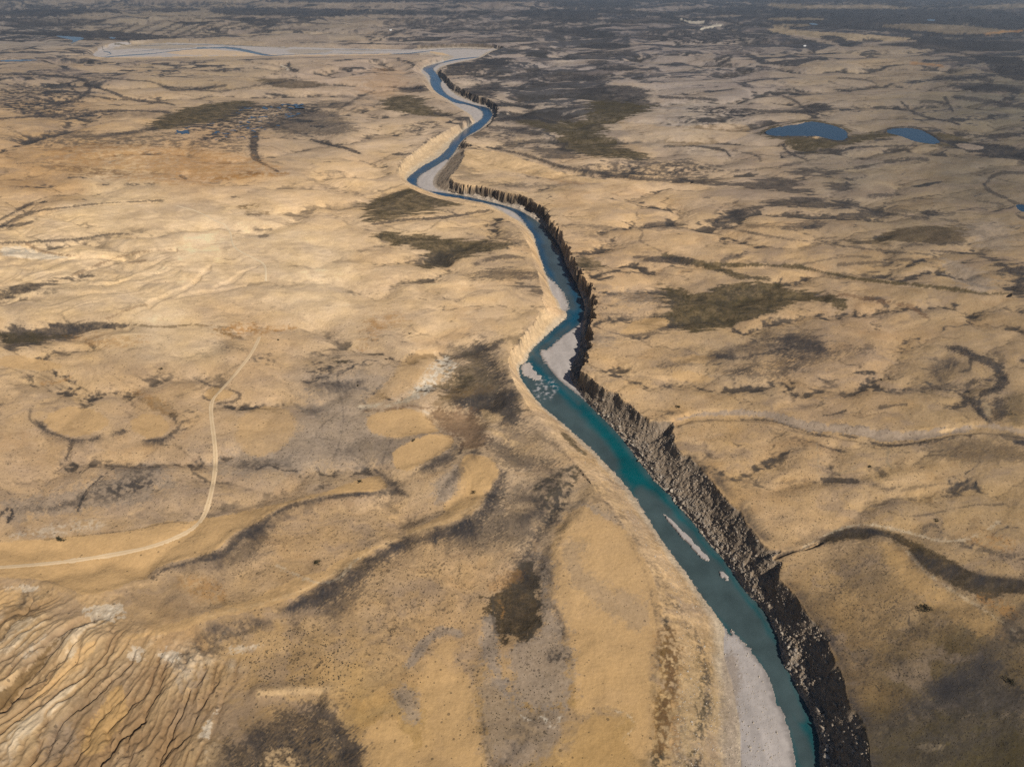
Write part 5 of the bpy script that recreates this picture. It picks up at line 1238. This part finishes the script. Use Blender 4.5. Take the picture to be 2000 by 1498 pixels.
def rock_geo(seed, sub=1):
    r = np.random.RandomState(seed); bm = bmesh.new(); bmesh.ops.create_icosphere(bm, subdivisions=sub, radius=1)
    ax = r.uniform(.6, 1.2, 3); ax[2] *= .7; cut = [(r.normal(size=3), r.uniform(.45, .8)) for _ in range(7)]
    for v_ in bm.verts:
        p = np.array(v_.co)
        for n_, d_ in cut:
            n_ = n_ / np.linalg.norm(n_); t = p @ n_
            if t > d_: p = p - n_ * (t - d_)
        v_.co = p * ax
    vs_ = np.array([v_.co[:] for v_ in bm.verts]); fs_ = [[v_.index for v_ in f.verts] for f in bm.faces]; bm.free(); return vs_, fs_
def mesh_from(name, V, Fc, mat, smooth_=False):
    me = bpy.data.meshes.new(name); me.from_pydata([tuple(p) for p in V], [], Fc); me.materials.append(mat)
    if smooth_: me.polygons.foreach_set("use_smooth", np.ones(len(me.polygons), bool))
    return me
def scatter_mesh(name, protos, pts, sizes, mat, sink=.25):
    """many small stones or tufts nobody could count, as one mesh"""
    Vs = []; Fs = []; off = 0; ch = nr.randint(0, len(protos), len(pts)); ang = nr.uniform(0, 6.283, len(pts))
    for k, (pv, pf) in enumerate(protos):
        idx = np.where(ch == k)[0]; n_ = len(idx)
        if n_ == 0: continue
        ca_, sa_ = np.cos(ang[idx])[:, None], np.sin(ang[idx])[:, None]; s_ = sizes[idx][:, None]
        vx = (pv[None, :, 0] * ca_ - pv[None, :, 1] * sa_) * s_ + pts[idx, 0][:, None]; vy = (pv[None, :, 0] * sa_ + pv[None, :, 1] * ca_) * s_ + pts[idx, 1][:, None]
        vz = (pv[None, :, 2] + sink) * s_ + pts[idx, 2][:, None]
        Vs.append(np.stack([vx, vy, vz], 2).reshape(-1, 3)); pf = np.array(pf)
        Fs.append((pf[None] + (np.arange(n_) * len(pv))[:, None, None] + off).reshape(-1, 3)); off += n_ * len(pv)
    V = np.concatenate(Vs); Fc = np.concatenate(Fs); me = bpy.data.meshes.new(name)
    me.vertices.add(len(V)); me.vertices.foreach_set("co", V.astype(np.float32).ravel()); me.loops.add(len(Fc) * 3); me.loops.foreach_set("vertex_index", Fc.astype(np.int32).ravel())
    me.polygons.add(len(Fc)); me.polygons.foreach_set("loop_start", np.arange(0, len(Fc) * 3, 3, dtype=np.int32)); me.update(calc_edges=True)
    me.materials.append(mat); o = bpy.data.objects.new(name, me); C.objects.link(o); return o
rockp = [rock_geo(s_, 1) for s_ in range(6)]
# rubble over the shaded talus of the far bank
cand = np.where(RGT & (VAL > .08) & (VAL < .985) & (V0 > 640) & ~FLO & ~WAT & (U0 > 1000) & (U0 < 1900))
w_ = (1 / SINV[cand]) * 0 + (DEP[cand] / 300.0) ** 2; w_ = w_ / w_.sum()
pk = nr.choice(len(cand[0]), 9000, p=w_); px_ = X[cand][pk] + nr.uniform(-.4, .4, 9000); py_ = Y[cand][pk] + nr.uniform(-.4, .4, 9000)
tag(scatter_mesh("rubble", rockp[:4], np.stack([px_, py_, zat(px_, py_)], 1), nr.gamma(2.2, .14, 9000) + .10, M_rock, 0), "loose stones lying over the steep slope between cliff rim and river", "rubble", kind="stuff")
# left bank pebbles and stones
cand = np.where(~RGT & (VAL > .2) & (V0 > 860) & ~WAT & (U0 > 1050) & (U0 < 1560) & (V0 < 1560)); pk = nr.randint(0, len(cand[0]), 3500)
px_ = X[cand][pk]; py_ = Y[cand][pk]
M_ledge = simple_mat("ledge_stone", (.14, .115, .09), (.38, .33, .28), .5)
M_pale = simple_mat("pale_stone", (.30, .25, .19), (.55, .48, .40))
tag(scatter_mesh("pebbles", rockp, np.stack([px_, py_, zat(px_, py_)], 1), nr.gamma(2, .07, 3500) + .05, M_pale, 0), "pale stones strewn over the near river bank", "pebbles", kind="stuff")
cand = np.where(RGT & (VAL > .70) & (VAL < .96) & (V0 > 780) & ~FLO & ~WAT & (U0 > 1100) & (U0 < 1750)); pk = nr.randint(0, len(cand[0]), 5200)
px_ = X[cand][pk]; py_ = Y[cand][pk]
tag(scatter_mesh("ledge_stones", rockp, np.stack([px_, py_, zat(px_, py_)], 1), nr.gamma(1.7, .17, 5200) + .08, M_ledge, 0), "broken pale stones along the ledge just above the water on the right bank", "stones", kind="stuff")
# boulders at the foot of the right bank
mes = [mesh_from("boulder", *rock_geo(40 + s_, 3), M_pale if s_ % 2 else M_rock) for s_ in range(6)]
wl_pts = dense(to_world([p for p in FR if p[1] > 790], -D, 2, False), 2.4)
nb = 0
for k, p in enumerate(wl_pts):
    if nr.rand() > .62 or nb > 150: continue
    u_, v_, _ = project(p[0], p[1], -D)
    if v_ > 1530: continue
    x_ = p[0] + nr.uniform(.2, 3.2); y_ = p[1] + nr.uniform(-.8, .8); o = bpy.data.objects.new("boulder", mes[nr.randint(6)]); C.objects.link(o)
    s_ = nr.uniform(.55, 1.5); o.location = (x_, y_, float(zat(x_, y_)) + .15 * s_); o.scale = (s_ * nr.uniform(.9, 1.7), s_, s_ * nr.uniform(.7, 1.1)); o.rotation_euler = (nr.uniform(-.2, .2), nr.uniform(-.2, .2), nr.uniform(0, 6.28))
    tag(o, "grey boulder lying along the foot of the shaded right bank beside the water", "boulder", "boulders along the river's edge"); nb += 1
# tussocks: grass tufts that read as dark dots
def tuft(seed, n_=9):
    r = np.random.RandomState(seed); V = [(0, 0, .55)]; Fc = []
    for i in range(n_):
        a = i * 6.283 / n_ + r.uniform(-.2, .2); q_ = r.uniform(.7, 1.15); V.append((math.cos(a) * q_, math.sin(a) * q_, -.12)); 
        V.append((math.cos(a) * q_ * .62, math.sin(a) * q_ * .62, r.uniform(.3, .75)))
    for i in range(n_):
        a0_ = 1 + 2 * i; b0_ = 1 + 2 * ((i + 1) % n_); Fc += [(a0_, b0_, b0_ + 1), (a0_, b0_ + 1, a0_ + 1), (0, a0_ + 1, b0_ + 1)]
    return np.array(V), Fc
tuf = [tuft(s_) for s_ in range(6)]; tme = [mesh_from("tussock", v_, f, M_tus) for v_, f in tuf]
def uvpoly(px, n_, seed):
    P = np.array(px, float); r = np.random.RandomState(seed); out = []
    while len(out) < n_:
        a = r.uniform(P[:, 0].min(), P[:, 0].max(), 4000); b_ = r.uniform(P[:, 1].min(), P[:, 1].max(), 4000); k = inside(a, b_, px); out += list(zip(a[k], b_[k]))
    return np.array(out[:n_])
sparse = uvpoly([(470,1290),(520,1250),(600,1215),(680,1240),(700,1300),(660,1345),(560,1345),(500,1340)], 300, 3)
gx, gy, gz = hit(sparse[:, 0], sparse[:, 1])
for i in range(300):
    o = bpy.data.objects.new("tussock", tme[i % 6]); C.objects.link(o); s_ = nr.uniform(.22, .4); o.location = (gx[i], gy[i], gz[i]); o.scale = (s_, s_ * nr.uniform(.7, 1.3), s_ * .8); o.rotation_euler = (0, 0, nr.uniform(0, 6.28))
    tag(o, "small dark grass tussock dotted over the sandy slope near the bottom left", "tussock", "tussocks on the sandy slope")
cand = np.where((STIP > .35) & (VAL < .02) & (V0 > 820) & (V0 < 1560) & (U0 > -60) & (U0 < 2060)); w_ = (STIP[cand] ** 2 * (DEP[cand]) ** 2).astype(float) * (np.maximum(0.02, .25 + AN1[cand])) * (np.maximum(.03, ridged(A[cand] * 120 + B[cand] * 60, B[cand] * 160 - A[cand] * 60, 2, 311) - .45)); w_ /= w_.sum()
NT = 9000; pk = nr.choice(len(cand[0]), NT, p=w_); px_ = X[cand][pk] + nr.uniform(-.3, .3, NT); py_ = Y[cand][pk] + nr.uniform(-.3, .3, NT)
tag(scatter_mesh("tussocks", tuf, np.stack([px_, py_, zat(px_, py_)], 1), nr.uniform(.12, .30, NT), M_tus, 0), "countless dark tussocks speckling the dry plain on both sides of the river", "tussocks", kind="stuff")
# single shrubs
def shrub_mesh(seed):
    r = np.random.RandomState(seed); V = []; Fc = []; cl = r.normal(size=(9, 3)) * (.42, .42, .18) + (0, 0, .42)
    for i in range(420):
        c_ = cl[r.randint(9)] + r.normal(size=3) * .17; 
        if c_[2] < .03: c_[2] = .05
        n_ = r.normal(size=3); n_ /= np.linalg.norm(n_); t_ = np.cross(n_, (0, 0, 1.0)); t_ /= np.linalg.norm(t_) + 1e-6; b_ = np.cross(n_, t_); s_ = r.uniform(.04, .09); k = len(V)
        V += [c_ - t_ * s_ - b_ * s_, c_ + t_ * s_ - b_ * s_, c_ + t_ * s_ * .4 + b_ * s_ * 1.4]; Fc.append((k, k + 1, k + 2))
    f = mesh_from("foliage", V, Fc, M_leaf); V = []; Fc = []
    for i in range(7):
        a = r.uniform(0, 6.28); e = np.array([math.cos(a) * .45, math.sin(a) * .45, r.uniform(.3, .6)]); k = len(V)
        for j in range(3): V.append(np.array([math.cos(j * 2.1), math.sin(j * 2.1), 0]) * .035)
        V.append(e); Fc += [(k, k + 1, k + 3), (k + 1, k + 2, k + 3), (k + 2, k, k + 3)]
    return f, mesh_from("stem", V, Fc, M_stem)
sm_ = [shrub_mesh(s_) for s_ in range(4)]
SHR = [(615,1101,1.9,"dark round shrub standing alone above the long sandy ledge"), (807,861,1.3,"small dark shrub on the sandy tongue left of the brown marsh"), (698,754,1.3,"small low shrub on the pan left of the white rocky slope"),
       (925,962,1.3,"small dark shrub near the rim of the curved sandy terrace"), (701,940,1.6,"dark shrub at the upper edge of the teardrop shaped sand pan"), (753,702,1.1,"tiny shrub on the tan flat between dark streak and white rocks"),
       (800,652,1.4,"small shrub on the bright plain left of the upper river bend"), (1806,1190,2.6,"largest dark shrub, standing on the smooth sand strip at lower right"), (316,720,1.4,"lone dark shrub on the plain left of the track"),
       (543,664,1.2,"little shrub on pale ground right of the track's end"), (118,1054,2.2,"dark shrub at the upper edge of the sandy ledge near the left border"), (1972,1331,1.8,"dark shrub near the right border on the olive slope"),
       (1327,795,1.6,"tiny forked shrub on the plain just above the side gully mouth"), (1699,911,1.2,"tiny shrub on the tan ground below the dry wash"), (1722,742,1.3,"tiny dark shrub above the dry wash on the right plain"), (1830,1017,1.3,"tiny shrub on sand at the far right below the wash")]
for k, (u_, v_, s_, lab) in enumerate(SHR):
    x_, y_, z_ = hit(float(u_), float(v_)); r_ = bpy.data.objects.new("shrub", None); C.objects.link(r_); r_.location = (x_, y_, z_ - .05); r_.scale = (s_ * 1.25, s_, s_ * .8); r_.rotation_euler = (0, 0, k * 1.3)
    tag(r_, lab, "shrub", "single shrubs on the plain")
    for me in sm_[k % 4]: c_ = bpy.data.objects.new(me.name.split(".")[0], me); C.objects.link(c_); c_.parent = r_
# two tiny white huts far off
M_wall = simple_mat("whitewash", (.70, .70, .68), (.82, .82, .80), 3, .1); M_roof = simple_mat("tin_roof", (.55, .55, .56), (.75, .75, .76), 3, .1); M_door = simple_mat("dark_wood", (.05, .04, .03), (.08, .06, .05), 3)
def box(V, Fc, a, b_):
    k = len(V); V += [(x_, y_, z_) for z_ in (a[2], b_[2]) for y_ in (a[1], b_[1]) for x_ in (a[0], b_[0])]
    Fc += [tuple(k + i for i in f) for f in ((0, 2, 3, 1), (4, 5, 7, 6), (0, 1, 5, 4), (1, 3, 7, 5), (3, 2, 6, 7), (2, 0, 4, 6))]
def hut(u_, v_, L_, W_, h_, rot, lab):
    x_, y_, z_ = hit(float(u_), float(v_)); r_ = bpy.data.objects.new("hut", None); C.objects.link(r_); r_.location = (x_, y_, z_ - .3); r_.rotation_euler = (0, 0, rot); tag(r_, lab, "hut")
    def part(n_, V, Fc, mt, par=None): o = bpy.data.objects.new(n_, mesh_from(n_, V, Fc, mt)); C.objects.link(o); o.parent = par or r_; return o
    V, Fc = [], []; box(V, Fc, (-L_ / 2, -W_ / 2, 0), (L_ / 2, W_ / 2, h_)); part("wall", V, Fc, M_wall)
    e = .5; k = h_ + .003; V = [(-L_ / 2 - e, -W_ / 2 - e, k), (L_ / 2 + e, -W_ / 2 - e, k), (L_ / 2 + e, W_ / 2 + e, k), (-L_ / 2 - e, W_ / 2 + e, k), (-L_ / 2 - e, 0, k + W_ * .3), (L_ / 2 + e, 0, k + W_ * .3)]
    part("roof", V, [(0, 1, 5, 4), (2, 3, 4, 5), (0, 4, 3), (1, 2, 5), (0, 3, 2, 1)], M_roof)
    V, Fc = [], []; box(V, Fc, (-.5, -W_ / 2 - .06, 0), (.5, -W_ / 2 - .003, 2.0)); part("door", V, Fc, M_door)
    for xx in (-L_ * .3, L_ * .3): V, Fc = [], []; box(V, Fc, (xx - .5, -W_ / 2 - .05, 1.0), (xx + .5, -W_ / 2 - .003, 1.9)); part("window", V, Fc, M_door)
hut(763.5, 67.5, 12, 6, 4.0, .35, "tiny bright white hut at the head of the dark gully beyond the far river bend")
hut(1571.5, 91, 11, 5, 3.2, .2, "tiny cream coloured hut on pale ground at the far right of the plain")

# ------------------------------------------------------------------ haze: one box of even air round the camera and the plain
R_ = float(np.abs(X).max()) + 2000; Y1 = float(Y.max()) + 2000; zt = max(H, float(Z.max())) + 15; zb = float(Z.min()) - 1
V, Fc = [], []; box(V, Fc, (-R_, -3000, zb), (R_, Y1, zt)); m = bpy.data.materials.new("haze_air"); m.use_nodes = True; nt = m.node_tree
for n in list(nt.nodes):
    if n.type == 'BSDF_PRINCIPLED': nt.nodes.remove(n)
pv = nt.nodes.new("ShaderNodeVolumePrincipled"); pv.inputs["Density"].default_value = HAZE; pv.inputs["Color"].default_value = (.62, .78, 1, 1); pv.inputs["Anisotropy"].default_value = .2
nt.links.new(pv.outputs[0], [n for n in nt.nodes if n.type == 'OUTPUT_MATERIAL'][0].inputs["Volume"])
o = bpy.data.objects.new("haze", mesh_from("haze", V, Fc, m)); C.objects.link(o); tag(o, "thin blue haze over the distant plain", "haze", kind="stuff")
print("done", time.time() - T0, "z", float(Z.min()), float(Z.max()))
